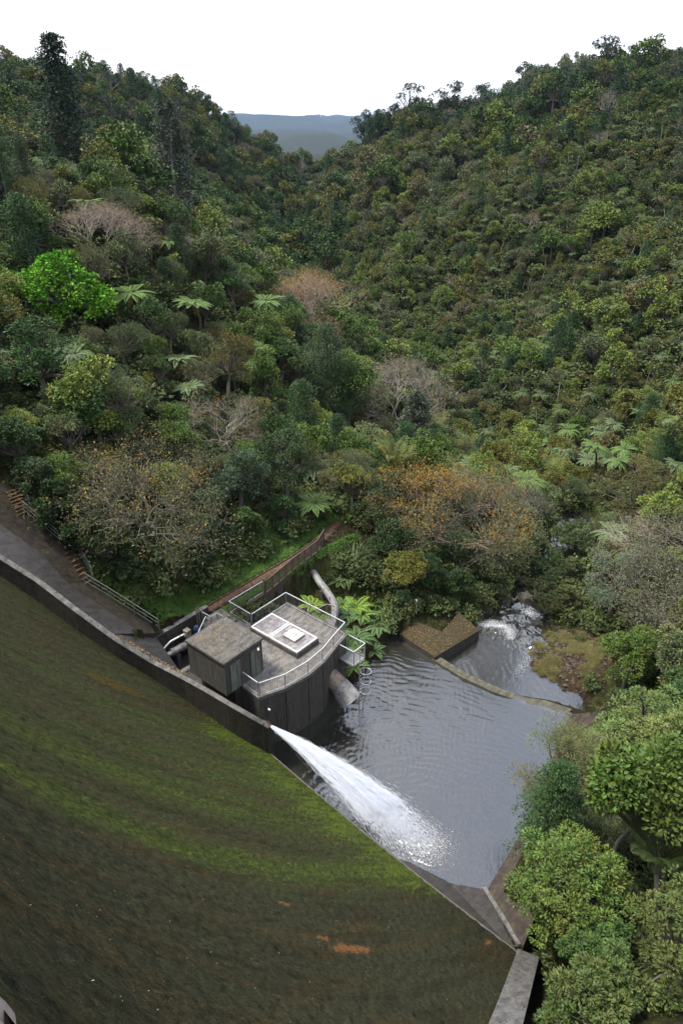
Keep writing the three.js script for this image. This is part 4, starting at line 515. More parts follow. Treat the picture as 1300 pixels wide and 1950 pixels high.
const bough = (r, a, b, sag = 0.15, n = 5) => { const len = a.distanceTo(b), m = V((r() - 0.5) * len * 0.35, len * sag * (r() - 0.2), (r() - 0.5) * len * 0.35); const out = []; for (let k = 0; k <= n; k++) { const t = k / n; out.push(a.clone().lerp(b, t).addScaledVector(m, Math.sin(t * Math.PI))); } return out; };
// trees are grown one unit of crown radius across at first and then scaled by what is asked: R crown radius, H height, both in metres
function broadleaf(seed, o) {
  const r = rng(seed), L = new Leafy(), T = new Leafy(), { R, H, clumps, leaves, bark = [0.1, 0.085, 0.07] } = o, ry = o.ry ?? R * 0.8, cy = H - ry, tips = [];
  if (o.dome) for (let k = 0; k < clumps; k++) {
    const u = 1 - (k + 0.5) / clumps * (o.under ?? 1.5), a = k * 2.39996 + r() * 0.9, s = Math.sqrt(Math.max(0, 1 - u * u)), q = (k % 4 === 3 ? 0.45 : 0.72) + 0.28 * r(), lump = 0.85 + 0.3 * n2(a, seed);
    tips.push(V(Math.cos(a) * s * R * q * lump, cy + u * ry * q, Math.sin(a) * s * R * q * lump));
  } else { // several uneven lobes, some standing out
    const lobes = [], nl = o.lobes ?? 8; for (let k = 0; k < nl; k++) { const a = k * 2.39996 + 1.4 * r(), q = k ? R * (0.3 + 0.5 * r()) : 0.1 * R; lobes.push([Math.cos(a) * q, cy + ry * (k ? lerp(-0.75, 0.62, r()) - 0.2 * q / R : 0.5), Math.sin(a) * q, R * (0.22 + 0.3 * r() * r() + (k ? 0 : 0.1))]); }
    const sum = lobes.reduce((x, l) => x + l[3] ** 2, 0); for (const [lx, ly, lz, lr] of lobes) { const m = Math.max(2, Math.round(clumps * lr * lr / sum)); for (let k = 0; k < m; k++) { const u = 1 - (k + 0.5) / m * 1.45, a = k * 2.39996 + r() * 1.5, s = Math.sqrt(Math.max(0, 1 - u * u)), q = lr * (0.55 + 0.6 * r()); tips.push(V(lx + Math.cos(a) * s * q, ly + u * q * 0.85, lz + Math.sin(a) * s * q)); } }
  }
  for (const t of tips) leafClump(L, r, t.x, t.y, t.z, (o.rc ?? 0.3) * R * (o.dome ? 0.75 + 0.5 * r() : 0.4 + 0.65 * r()), Math.round(leaves / tips.length * (0.6 + 0.8 * r())), o);
  const fork = V((r() - 0.5) * 0.3, Math.max(0.4, cy - ry * 0.55), (r() - 0.5) * 0.3), base = V(0, -0.8, 0), tr = R * 0.055 + 0.04;
  T.tube(bough(r, base, fork, 0.05), tr * 1.25, tr * 0.8, 8, bark); for (const t of tips) if (r() < (o.limbs ?? 0.7)) T.tube(bough(r, fork, t), tr * 0.45, tr * 0.1, 5, bark);
  return [L.geo(), T.geo()];
}
function conifer(seed, o) {
  const r = rng(seed), L = new Leafy(), T = new Leafy(), { R, H, leaves, tiers = 40 } = o, bark = [0.075, 0.065, 0.055]; T.tube(bough(r, V(0, -0.8, 0), V(0.1, H * 0.97, 0), 0.02, 8), 0.028 * H * 0.6, 0.03, 8, bark);
  for (let k = 0; k < tiers; k++) { const t = Math.pow((k + 0.5) / tiers, 0.9), y = H * lerp(o.from ?? 0.2, 0.99, t), w = R * Math.pow(1 - t, o.taper ?? 0.6) * (0.5 + 0.6 * r()) + 0.25, a = k * 2.4 + r(), x = Math.cos(a) * w, z = Math.sin(a) * w, tip = V(x, y + (o.lift ?? 0.1) * w, z); T.tube(bough(r, V(0, y - 0.15 * w, 0), tip, 0.1, 3), 0.05, 0.015, 4, bark); for (const f of [0.55, 0.95]) leafClump(L, r, x * f, lerp(y, tip.y, f), z * f, R * 0.26 * (0.7 + 0.5 * r()), Math.round(leaves / tiers / 2), o); }
  leafClump(L, r, 0.1, H, 0, R * 0.15, Math.round(leaves / tiers), o); return [L.geo(), T.geo()];
}
function twiggy(seed, o) { // a much forked tree that shows its pale boughs
  const r = rng(seed), L = new Leafy(), T = new Leafy(), { R, H, leaves, bark = [0.24, 0.215, 0.19] } = o, ends = [];
  const grow = (p, d, len, rad, depth) => { const q = p.clone().addScaledVector(d, len); T.tube(bough(r, p, q, 0.22, depth > 2 ? 5 : 3), rad, rad * 0.66, depth > 2 ? 6 : 3, bark); if (depth === 0) { ends.push([q, d]); return; } const n = depth > 3 ? 3 : r() < 0.45 ? 3 : 2; for (let k = 0; k < n; k++) { const e = rdir(r), nd = d.clone().add(V(e[0], e[1] * 0.6, e[2]).multiplyScalar(o.spread ?? 0.95)); nd.y += 0.12; if (q.y > H * 0.85) nd.y -= 0.4; grow(q, nd.normalize(), len * (0.68 + 0.2 * r()), rad * 0.62, depth - 1); } };
  for (let k = 0; k < (o.stems ?? 3); k++) { const a = k * 2.2 + r(), f = o.lean ?? 0.6; grow(V(0, -0.5, 0), V(Math.cos(a) * f, 1, Math.sin(a) * f).normalize(), H * 0.36, 0.045 * H * 0.45, o.depth ?? 5); }
  for (const [q, d] of ends) { const n = Math.round(leaves / ends.length), col = o.colour ? o.colour(r, q.x, q.y, q.z) : [1, 1, 1]; for (let k = 0; k < n; k++) { const e = rdir(r), t = 0.7 + 0.6 * r(), s = o.len * (0.6 + 0.8 * r()), j = o.fuzz ?? 0.5; let dx = e[0] * 0.8 + d.x * 0.5, dy = e[1] * 0.6 + 0.2, dz = e[2] * 0.8 + d.z * 0.5; const l = Math.hypot(dx, dy, dz); const f = rdir(r); L.leaf(q.x + (r() - 0.5) * j * 2, q.y + (r() - 0.5) * j * 1.3, q.z + (r() - 0.5) * j * 2, dx / l, dy / l, dz / l, f[0], Math.abs(f[1]), f[2], s, s * o.ratio, [col[0] * t, col[1] * t, col[2] * t]); } }
  return [L.geo(), T.geo()];
}
function frond(L, r, base, a, len, rise, droop, width, pairs, c, pw) { // a feather of leaflets on an arching rib
  const dx = Math.cos(a), dz = Math.sin(a), at = (t) => V(base.x + dx * len * (t * (1 - 0.12 * t)), base.y + len * (rise * t - droop * t * t), base.z + dz * len * (t * (1 - 0.12 * t)));
  L.tube([0, 0.25, 0.5, 0.75, 1].map(at), len * 0.011, len * 0.003, 3, [c[0] * 0.8, c[1] * 0.65, c[2] * 0.7]);
  for (let k = 1; k <= pairs; k++) { const t = 0.1 + 0.9 * k / pairs, p = at(t), q = at(Math.min(1, t + 0.05)).sub(p).normalize(), w = width * Math.pow(Math.sin(Math.PI * Math.pow(Math.min(0.985, t), 0.75)), 0.8) + 0.03; for (const s of [-1, 1]) { const e = V(-dz * s, -0.18 - 0.12 * r(), dx * s).addScaledVector(q, 0.42).normalize(), tone = 0.82 + 0.36 * r(); L.leaf(p.x, p.y, p.z, e.x, e.y, e.z, -q.x * q.y, Math.abs(1 - q.y * q.y) + 0.2, -q.z * q.y, w, pw * len, [c[0] * tone, c[1] * tone, c[2] * tone], 0.05); } }
}
function treeFern(seed, o) {
  const r = rng(seed), L = new Leafy(), T = new Leafy(), { H, F, n = 20 } = o, top = V((r() - 0.5) * H * 0.12, H, (r() - 0.5) * H * 0.12); T.tube(bough(r, V(0, -0.8, 0), top, 0.03, 6), 0.16, 0.11, 8, [0.045, 0.034, 0.026]);
  for (let k = 0; k < n; k++) { const young = k % 5 === 0, a = k * 2.39996 + 0.2 * r(); frond(L, r, top, a, F * (0.85 + 0.3 * r()), young ? 0.75 : 0.32 + 0.22 * r(), young ? 0.55 : 0.5 + 0.3 * r(), F * 0.17, o.pairs ?? 24, [1, 1, 1], 0.034); }
  for (let k = 0; k < (o.dead ?? 5); k++) frond(L, r, top, r() * 6.3, F * 0.7, -0.35, 0.55, F * 0.09, 10, [2.0, 0.85, 0.5], 0.03);
  return [L.geo(), T.geo()];
}
function palm(seed, o) {
  const r = rng(seed), L = new Leafy(), T = new Leafy(), { H, F, n = 13 } = o, top = V((r() - 0.5) * 0.3, H, (r() - 0.5) * 0.3); T.tube(bough(r, V(0, -0.8, 0), top, 0.02, 6), 0.13, 0.1, 8, [0.17, 0.16, 0.14]); T.tube([top.clone().setY(H - 0.1), top.clone().setY(H + 0.25), top.clone().setY(H + 0.5)], 0.16, 0.07, 8, [0.1, 0.15, 0.05]);
  const b = top.clone().setY(H + 0.4); for (let k = 0; k < n; k++) frond(L, r, b, k * 2.4 + r() * 0.3, F * (0.85 + 0.25 * r()), 1.5 + 0.7 * r(), 0.8 + 0.5 * r(), F * 0.26, o.pairs ?? 30, k < 1 ? [1.9, 1.1, 0.8] : [1, 1, 1], 0.011); return [L.geo(), T.geo()];
}
function strapClump(seed, o) { const r = rng(seed), L = new Leafy(), { n, len } = o; for (let k = 0; k < n; k++) { const a = r() * 6.2832, l = len * (0.6 + 0.6 * r()), up = 0.6 + 0.9 * r(), dr = 0.5 + 0.5 * r(), w = len * 0.028, t0 = 0.75 + 0.5 * r(), bx = (r() - 0.5) * len * 0.5, bz = (r() - 0.5) * len * 0.5; let pr = null; for (let i = 0; i <= 5; i++) { const t = i / 5, x = bx + Math.cos(a) * l * t * 0.75, z = bz + Math.sin(a) * l * t * 0.75, y = l * (up * t - dr * t * t * 1.1), ww = w * (1 - t * t * 0.9), A = L.v(x - Math.sin(a) * ww, y, z + Math.cos(a) * ww, [t0, t0, t0]), B = L.v(x + Math.sin(a) * ww, y, z - Math.cos(a) * ww, [t0, t0, t0]); if (pr) L.i.push(pr[0], pr[1], A, pr[1], B, A); pr = [A, B]; } } return [L.geo(), null]; }
function groundFern(seed, o) { const r = rng(seed), L = new Leafy(); for (let k = 0; k < (o.n ?? 9); k++) frond(L, r, V(0, 0.1, 0), k * 2.4 + r() * 0.5, o.F * (0.75 + 0.5 * r()), 0.7 + 0.3 * r(), 0.65 + 0.25 * r(), o.F * 0.2, o.pairs ?? 18, [1, 1, 1], 0.04); return [L.geo(), null]; }

// kinds: near and far shapes, tints with their own words
const orangeTop = (r, x, y, z) => (r() < clamp((y - 4.6) * 0.28, 0.05, 0.75) ? [2.6, 1.25, 0.35] : [1, 1, 0.9]);
const rusty = (r) => (r() < 0.14 ? [2.6, 1.15, 0.35] : [1, 1, 1]);
const K = {
  broadleaf_tree: { cat: 'tree', make: (lod, v) => broadleaf(100 + v + lod * 10, [{ R: 2.7, H: 5.8, clumps: 46, leaves: 8600, len: 0.18, ratio: 0.55 }, { R: 2.6, H: 5.6, clumps: 44, leaves: 2600, len: 0.3, ratio: 0.6, rc: 0.27, lobes: 7 + (v % 3) * 2 }][lod]), vars: 4,
    tints: { 'deep green': [0.033, 0.064, 0.015], 'mid green': [0.058, 0.095, 0.018], 'grey-green': [0.087, 0.106, 0.046], 'olive green': [0.092, 0.098, 0.02], 'light green': [0.111, 0.148, 0.029], 'brownish': [0.107, 0.098, 0.041] } },
  fine_leaved_tree: { cat: 'tree', make: (lod, v) => broadleaf(200 + v + lod * 10, [{ R: 2.6, H: 5.6, clumps: 60, leaves: 12000, len: 0.17, ratio: 0.22, rc: 0.3, droop: 0.2, wild: 0.5, bark: [0.13, 0.11, 0.09] }, { R: 2.5, H: 5.4, clumps: 44, leaves: 2600, len: 0.34, ratio: 0.26, rc: 0.3, droop: 0.2 }][lod]), vars: 2,
    tints: { 'olive grey': [0.085, 0.091, 0.042], 'bronze green': [0.089, 0.085, 0.026], 'dusky green': [0.058, 0.078, 0.033] } },
  conifer_tree: { cat: 'tree', make: (lod, v) => conifer(300 + v + lod * 10, [{ R: 3, H: 10, leaves: 11000, len: 0.24, ratio: 0.32, droop: -0.2, tiers: 60 }, { R: 2.8, H: 9.5, leaves: 2600, len: 0.5, ratio: 0.32, tiers: 40, droop: -0.2, taper: 0.5 }][lod]), vars: 2, tints: { 'dark green': [0.023, 0.048, 0.017], 'bottle green': [0.03, 0.064, 0.02] } },
  emergent_tree: { cat: 'tree', make: (lod, v) => broadleaf(400 + v + lod * 10, { R: 4, H: 10, ry: 4, lobes: 11, clumps: 60, leaves: lod ? 4600 : 9000, len: lod ? 0.36 : 0.24, ratio: 0.5, rc: 0.22, bark: [0.12, 0.105, 0.09] }), vars: 2, tints: { 'dark': [0.026, 0.042, 0.02], 'dull green': [0.037, 0.055, 0.026] } },
  bare_tree: { cat: 'tree', make: (lod, v) => twiggy(500 + v + lod * 10, lod ? { R: 3, H: 6, leaves: 1500, len: 0.3, ratio: 0.12, stems: 3, depth: 4, fuzz: 0.6 } : { R: 3, H: 6, leaves: 6500, len: 0.26, ratio: 0.07, stems: 3, depth: 5, fuzz: 0.45, colour: rusty }), vars: 2, tints: { 'grey-brown': [0.12, 0.104, 0.08], 'tawny': [0.14, 0.1, 0.055] } },
  tree_fern: { cat: 'tree fern', make: (lod, v) => treeFern(600 + v + lod * 10, lod ? { H: 3.2 + v * 0.8, F: 2.1, n: 15, pairs: 12, dead: 2 } : { H: 3.4 + v * 0.8, F: 2.2, n: 21, pairs: 26 }), vars: 3, tints: { 'fresh green': [0.082, 0.135, 0.036], 'silvery green': [0.086, 0.125, 0.055] } },
  nikau_palm: { cat: 'palm', make: (lod, v) => palm(700 + v + lod * 10, lod ? { H: 3.6 + v, F: 2.2, n: 10, pairs: 14 } : { H: 3 + v, F: 2.6, n: 14, pairs: 34 }), vars: 2, tints: { 'yellow-green': [0.1, 0.11, 0.026] } },
};
const cache = {};
function shape(kind, lod, v) { const k = kind + lod + v; return (cache[k] ??= K[kind].make(lod, v)); }
const mats = {}; const tintMat = (kind, tint) => (mats[kind + tint] ??= leafMat(...K[kind].tints[tint], kind === 'tree_fern' ? 0.55 : 0.48));
const protos = {};
function plantThing(name, geos, mat, label, cat, group) { const o = new THREE.Group(); part(cat === 'tree fern' || cat === 'palm' ? 'fronds' : 'crown', geos[0], mat, o); if (geos[1]) part('trunk', geos[1], barkMat, o); o.name = numbered(name); return tag(o, label, cat, group); }
function plant(kind, x, z, { lod = 0, v = 0, tint = Object.keys(K[kind].tints)[0], k = 1, ky = 1, turn = 0, label, group, y, tilt = 0 } = {}) {
  const key = [kind, lod, v, tint].join(); let o;
  if (!protos[key]) { o = protos[key] = plantThing(kind, shape(kind, lod, v), tintMat(kind, tint)); } else { o = protos[key].clone(); o.name = numbered(kind); o.userData = {}; }
  tag(o, label, K[kind].cat, group); o.position.set(x, (y ?? ground(x, z)) - 0.1, z); o.rotation.set(tilt, turn, tilt * 0.6); o.scale.set(k, k * ky, k); scene.add(o); return o;
}
// where a line of sight at picture place (px, py of 1300 x 1950) stands at a given distance: used to survey the photograph
const PITCH = 28.3 * Math.PI / 180, sight = (px, py) => { const u = px - 650, v = py - 975; return V(u, -v * Math.cos(PITCH) - 1400 * Math.sin(PITCH), v * Math.sin(PITCH) - 1400 * Math.cos(PITCH)); };
const survey = (px, py, dist) => { const d = sight(px, py); return V(0, EYE, 0).addScaledVector(d.normalize(), dist); };
const onGround = (px, py, from = 18) => { const d = sight(px, py).normalize(); let p = V(0, EYE, 0); for (let t = from; t < 480; t += Math.max(0.3, t * 0.004)) { p = V(0, EYE, 0).addScaledVector(d, t); if (p.y < ground(p.x, p.z)) return p; } return p; };
const seen = (p) => { const x = p.x, y = p.y - EYE, z = p.z, f = -y * Math.sin(PITCH) - z * Math.cos(PITCH), u = y * Math.cos(PITCH) - z * Math.sin(PITCH); return [650 + 1400 * x / f, 975 - 1400 * u / f, f]; };

const taken2 = [], sightlines = []; const special = (kind, x, z, size, opt) => { taken2.push([x, z, size]); const t = plant(kind, x, z, opt); t.children[0].geometry.computeBoundingBox(); sightlines.push([x, t.position.y + t.children[0].geometry.boundingBox.max.y * t.scale.y * 0.9, z, size * 0.7]); return t; };
const custom = (name, geos, mat, label, cat, x, z, o = {}) => { const t = plantThing(name, geos, mat, label, cat, o.group); t.position.set(x, (o.y ?? ground(x, z)) - 0.1, z); t.rotation.y = o.turn ?? 0; scene.add(t); taken2.push([x, z, o.size ?? 3]); geos[0].computeBoundingBox(); sightlines.push([x, t.position.y + geos[0].boundingBox.max.y * 0.72, z, (o.size ?? 3) * 0.8]); return t; };
const site = (s, b) => { const v = W(s, b); return [v.x, v.z]; };
{ // plants that the photograph shows one by one
  custom('broadleaf_tree', broadleaf(1, { R: 4.3, H: 7.2, ry: 3.4, clumps: 100, lobes: 14, leaves: 12000, len: 0.32, ratio: 0.5, rc: 0.22 }), leafMat(0.085, 0.22, 0.012, 0.5), 'vivid bright green broadleaf tree on the slope below the pale bare tree', 'tree', -26.5, -70, { size: 4 });
  custom('bare_tree', twiggy(2, { R: 5, H: 5.0, leaves: 9000, len: 0.3, ratio: 0.06, stems: 4, depth: 6, lean: 0.9, fuzz: 0.4, bark: [0.3, 0.26, 0.23], colour: (r) => (r() < 0.12 ? [1.6, 0.95, 0.6] : [1, 0.95, 0.9]) }), leafMat(0.19, 0.16, 0.125), 'pale bare tree with forked white boughs above the bright green tree', 'tree', -26, -82, { size: 4, turn: 1 });
  custom('autumn_tree', twiggy(3, { R: 6, H: 7.0, leaves: 21000, len: 0.2, ratio: 0.3, stems: 5, depth: 6, lean: 1.15, spread: 1.05, fuzz: 0.6, bark: [0.13, 0.115, 0.1], colour: (r, x, y, z) => (r() < (y > 5.5 ? 0.16 : 0.02) ? [2.2, 1.3, 0.4] : r() < 0.4 ? [1.1, 0.98, 0.8] : [0.72, 0.9, 0.55]) }), leafMat(0.098, 0.092, 0.056), 'wide leafless-looking tree with tangled pale boughs and few orange leaves above the tramway bank', 'tree', ...site(-41.2, 25.8), { size: 5.5 });
  custom('autumn_tree', twiggy(4, { R: 5, H: 7.6, leaves: 24000, len: 0.18, ratio: 0.32, stems: 3, depth: 6, lean: 0.75, fuzz: 0.55, bark: [0.16, 0.115, 0.09], colour: (r, x, y, z) => (r() < clamp((y - 5.2) * 0.4, 0.03, 0.7) ? [2.1, 1.3, 0.4] : [0.85, 0.95, 0.7]) }), leafMat(0.1, 0.095, 0.055), 'tree with an orange-topped spreading crown on the stream bank behind the weir', 'tree', ...site(-29.2, 48.4), { size: 8 });
  custom('fine_leaved_tree', twiggy(5, { R: 5, H: 7, leaves: 20000, len: 0.18, ratio: 0.24, stems: 3, depth: 6, lean: 0.8, fuzz: 0.55, bark: [0.2, 0.18, 0.15], colour: (r, x, y, z) => (r() < clamp((y - 6.5) * 0.2, 0, 0.35) ? [2.2, 1.2, 0.35] : [1, 1, 1]) }), leafMat(0.082, 0.086, 0.056), 'grey-green twiggy tree leaning over the stream beside the orange-topped tree', 'tree', ...site(-27.5, 54), { size: 7 });
  custom('fine_leaved_tree', broadleaf(6, { R: 3.0, H: 5.4, ry: 2.1, clumps: 70, leaves: 19000, len: 0.22, ratio: 0.1, rc: 0.33, droop: 0.25, wild: 0.5, bark: [0.16, 0.13, 0.1] }), leafMat(0.11, 0.12, 0.05), 'feathery olive tree leaning over the edge of the pool', 'tree', ...site(-8.9, 30.4), { size: 2.5 });
  custom('round_shrub', broadleaf(7, { R: 2.75, H: 6.2, ry: 2.9, clumps: 150, leaves: 18000, len: 0.155, ratio: 0.42, rc: 0.15, under: 1.6, wild: 0.6, dome: true, colour: (r) => (r() < 0.15 ? [1.3, 1.1, 1.1] : [1, 1, 1]) }), leafMat(0.075, 0.118, 0.026), 'dome-shaped light green shrub at the foot of the abutment kerb', 'shrub', ...site(-5.6, 22.7), { size: 2.6, y: 2.6 });
  for (const [n, s, b, R, H, c, lab] of [[0, -7.2, 35.2, 3.6, 6.6, [0.09, 0.125, 0.036], 'bushy pale green tree spilling over the pool corner by the weir end'], [1, -4.0, 34.0, 3.8, 7.6, [0.1, 0.135, 0.038], 'tall pale green tree behind the one at the pool corner'], [2, -5.0, 39.6, 2.4, 5.2, [0.05, 0.09, 0.028], 'rounded mid-green tree on the bank above the weir end'], [3, -2.0, 37.4, 3.6, 7.6, [0.09, 0.13, 0.036], 'broad pale green tree at the back of the pool bank clump']])
    custom('broadleaf_tree', broadleaf(20 + n, { R, H, ry: R * 0.85, clumps: 110, lobes: 14, leaves: 17000, len: 0.17, ratio: 0.42, rc: 0.2, wild: 0.6 }), leafMat(...c), lab, 'tree', ...site(s, b), { size: R * 1.5 });
  for (const [n, s, b, R, H, y, c, lab] of [[0, -2.9, 18.0, 2.3, 5.4, 3.8, [0.06, 0.085, 0.024], 'yellow-green bushy tree beside the dome-shaped shrub'], [1, -0.6, 21.2, 2.8, 6.4, 4.4, [0.07, 0.09, 0.026], 'olive bushy tree on the dark bank below the palms'], [2, -3.4, 20.2, 1.6, 3.8, 4.0, [0.045, 0.085, 0.022], 'small green bush between the dome-shaped shrub and the olive tree'], [3, 0.6, 29.6, 2.6, 6.4, 5.5, [0.085, 0.105, 0.05], 'grey-green bushy tree behind the palms']])
    custom('broadleaf_tree', broadleaf(30 + n, { R, H, ry: R * 0.85, clumps: 90, lobes: 12, leaves: 12000, len: 0.15, ratio: 0.45, rc: 0.2, wild: 0.6 }), leafMat(...c), lab, 'tree', ...site(s, b), { size: R * 1.3, y });
  for (const [n, s, b, y] of [[0, -4.6, 27.4, 3.6], [1, -3.0, 24.9, 4.2]]) custom('nikau_palm', palm(40 + n, { H: 3.0 + n * 0.2, F: 2.3, n: 16, pairs: 40 }), leafMat(0.036, 0.055, 0.016), n ? 'stiff-leaved palm beside the dark bank, nearer the abutment kerb' : 'stiff-leaved palm on the bank behind the feathery olive tree', 'palm', ...site(s, b), { size: 1.5, y });
  custom('conifer_tree', conifer(50, { R: 4.0, H: 12, leaves: 16000, len: 0.24, ratio: 0.28, droop: -0.15, tiers: 70, from: 0.12, taper: 0.45, lift: -0.1 }), leafMat(0.03, 0.055, 0.018), 'large dark green spreading conifer in the middle of the near spur', 'tree', -1.8, -82, { size: 4 });
  custom('fine_leaved_tree', broadleaf(51, { R: 4.6, H: 7.6, ry: 3.6, clumps: 70, leaves: 14000, len: 0.25, ratio: 0.24, rc: 0.26, droop: 0.15 }), leafMat(0.07, 0.068, 0.024), 'large rounded bronze-green bush at the foot of the far slope', 'tree', 30.5, -67, { size: 4.4 });
  custom('fine_leaved_tree', broadleaf(52, { R: 3.0, H: 6.4, ry: 3.0, clumps: 60, leaves: 18000, len: 0.16, ratio: 0.3, rc: 0.24 }), leafMat(0.09, 0.115, 0.075), 'silver-grey rounded tree on the bank beside the gravel bar', 'tree', 22.8, -50.6, { size: 3 });
  for (const [n, x, z, lab] of [[0, 24.2, -42.0, 'twiggy grey-olive tree drooping over the bank opposite the gravel bar'], [1, 28.0, -46.5, 'taller twiggy olive tree behind the drooping one on the bank']]) custom('bare_tree', twiggy(53 + n, { R: 4, H: 6.4 + n, leaves: 18000, len: 0.19, ratio: 0.34, stems: 4, depth: 6, lean: 0.9, fuzz: 0.55, bark: [0.13, 0.115, 0.1] }), leafMat(0.088, 0.09, 0.054), lab, 'tree', x, z, { size: 3.5 });
  custom('bare_tree', twiggy(56, { R: 3, H: 6, leaves: 7000, len: 0.22, ratio: 0.08, stems: 3, depth: 6, lean: 0.6, fuzz: 0.4, bark: [0.34, 0.29, 0.25] }), leafMat(0.15, 0.12, 0.09), 'pinkish bare-twigged tree above the silver-grey tree', 'tree', 28.2, -55, { size: 3 });
  custom('bare_tree', twiggy(57, { R: 4, H: 8.5, leaves: 11000, len: 0.26, ratio: 0.08, stems: 3, depth: 6, fuzz: 0.6, bark: [0.2, 0.17, 0.15] }), leafMat(0.2, 0.165, 0.12), 'bare pinkish-brown tree on the spur beyond the dark conifer', 'tree', 6, -90, { size: 4 });
  custom('bare_tree', twiggy(58, { R: 5, H: 8.5, leaves: 12000, len: 0.3, ratio: 0.12, stems: 4, depth: 6, lean: 0.9, fuzz: 0.7, bark: [0.3, 0.25, 0.21], colour: (r, x, y) => (y > 6.5 && r() < 0.4 ? [1.6, 1.0, 0.4] : [1, 0.97, 0.85]) }), leafMat(0.17, 0.125, 0.075), 'brown tree with a rusty top on the crest of the near spur', 'tree', -5, -114, { size: 4.5 });
  custom('conifer_tree', conifer(59, { R: 2.2, H: 11, leaves: 9000, len: 0.3, ratio: 0.4, tiers: 60, from: 0.25, taper: 0.3, wild: 1 }), leafMat(0.05, 0.058, 0.04), 'slender dark tree on the spur above the orange-topped tree', 'tree', 8.6, -79.5, { size: 2 });
  custom('conifer_tree', conifer(60, { R: 4.6, H: 23.5, leaves: 15000, len: 0.5, ratio: 0.4, tiers: 70, from: 0.05, taper: 0.42, lift: 0.25 }), leafMat(0.022, 0.04, 0.02), 'dense dark conifer standing out on the left ridge skyline', 'tree', -48.5, -146, { size: 5 });
  custom('conifer_tree', conifer(61, { R: 3.2, H: 22, leaves: 9000, len: 0.42, ratio: 0.45, tiers: 70, from: 0.2, taper: 0.22, wild: 1.1 }), leafMat(0.046, 0.056, 0.038), 'tall narrow ragged tree rising above the near spur to the sky', 'tree', -27.5, -133, { size: 3 });
  for (const [n, x, z, R, lab] of [[0, -23.5, -55.5, 4.4, 'large glossy deep green tree above the stair fence'], [1, -31, -57, 4, 'deep green tree uphill of the stairs'], [2, -27.5, -49.5, 3.2, 'dark green tree overhanging the upper stair flight']]) custom('broadleaf_tree', broadleaf(62 + n, { R, H: R * 1.7, ry: R * 0.8, clumps: 60, leaves: 13000, len: 0.22, ratio: 0.5, rc: 0.22 }), leafMat(0.03, 0.068, 0.018, 0.42), lab, 'tree', x, z, { size: R });
  for (const [n, s, b, R, H] of [[0, -38.9, 21.8, 1.8, 3], [1, -39.4, 31.5, 2.4, 4.6], [2, -40.2, 35.5, 2.8, 5.6], [3, -40, 40, 3, 6], [4, -38.6, 24, 1.4, 2.4], [5, -38.2, 28.8, 1.7, 3.2], [6, -38.4, 33.6, 1.5, 2.6], [7, -37.8, 37.6, 1.6, 3], [8, -37.6, 26, 1.2, 1.8], [9, -38.0, 22.6, 1.3, 2.0], [10, -39.9, 21.6, 1.6, 2.6], [11, -41.9, 21.0, 1.9, 3.4], [12, -43.4, 20.6, 1.8, 3], [13, -45.6, 20.4, 2.2, 4]]) custom('broadleaf_tree', broadleaf(70 + n, { R, H, ry: R * 0.8, clumps: 50, leaves: 11000, len: 0.16, ratio: 0.5, rc: 0.24 }), leafMat(...[[0.03, 0.055, 0.018], [0.036, 0.06, 0.03], [0.04, 0.062, 0.034], [0.028, 0.05, 0.016], [0.04, 0.07, 0.02], [0.036, 0.056, 0.024], [0.045, 0.08, 0.022], [0.03, 0.055, 0.018], [0.05, 0.06, 0.03], [0.03, 0.05, 0.02], [0.034, 0.056, 0.02], [0.026, 0.05, 0.016], [0.034, 0.055, 0.022], [0.028, 0.052, 0.016]][n]), ['low dark shrub beside the pipe fence', 'blue-green bushy tree at the top of the grass bank', 'dense grey-green tree on the bank above the tramway', 'dark tree over the bend of the tramway', 'small green shrub under the wide leafless-looking tree', 'dull green shrub halfway along the grass bank', 'fresh green shrub on the grass bank by the timber fence', 'dark shrub on the bank near the bend of the tramway', 'low olive shrub on the grass bank by the gangway', 'low dark shrub between the pipe fence and the grass bank', 'dark shrub crowding the lower stair flight', 'dense dark bush beside the fence between the stair flights', 'dark bush crowding the upper stair flight', 'tall dark bush above the upper stair flight'][n], 'tree', ...site(s, b), { size: R });
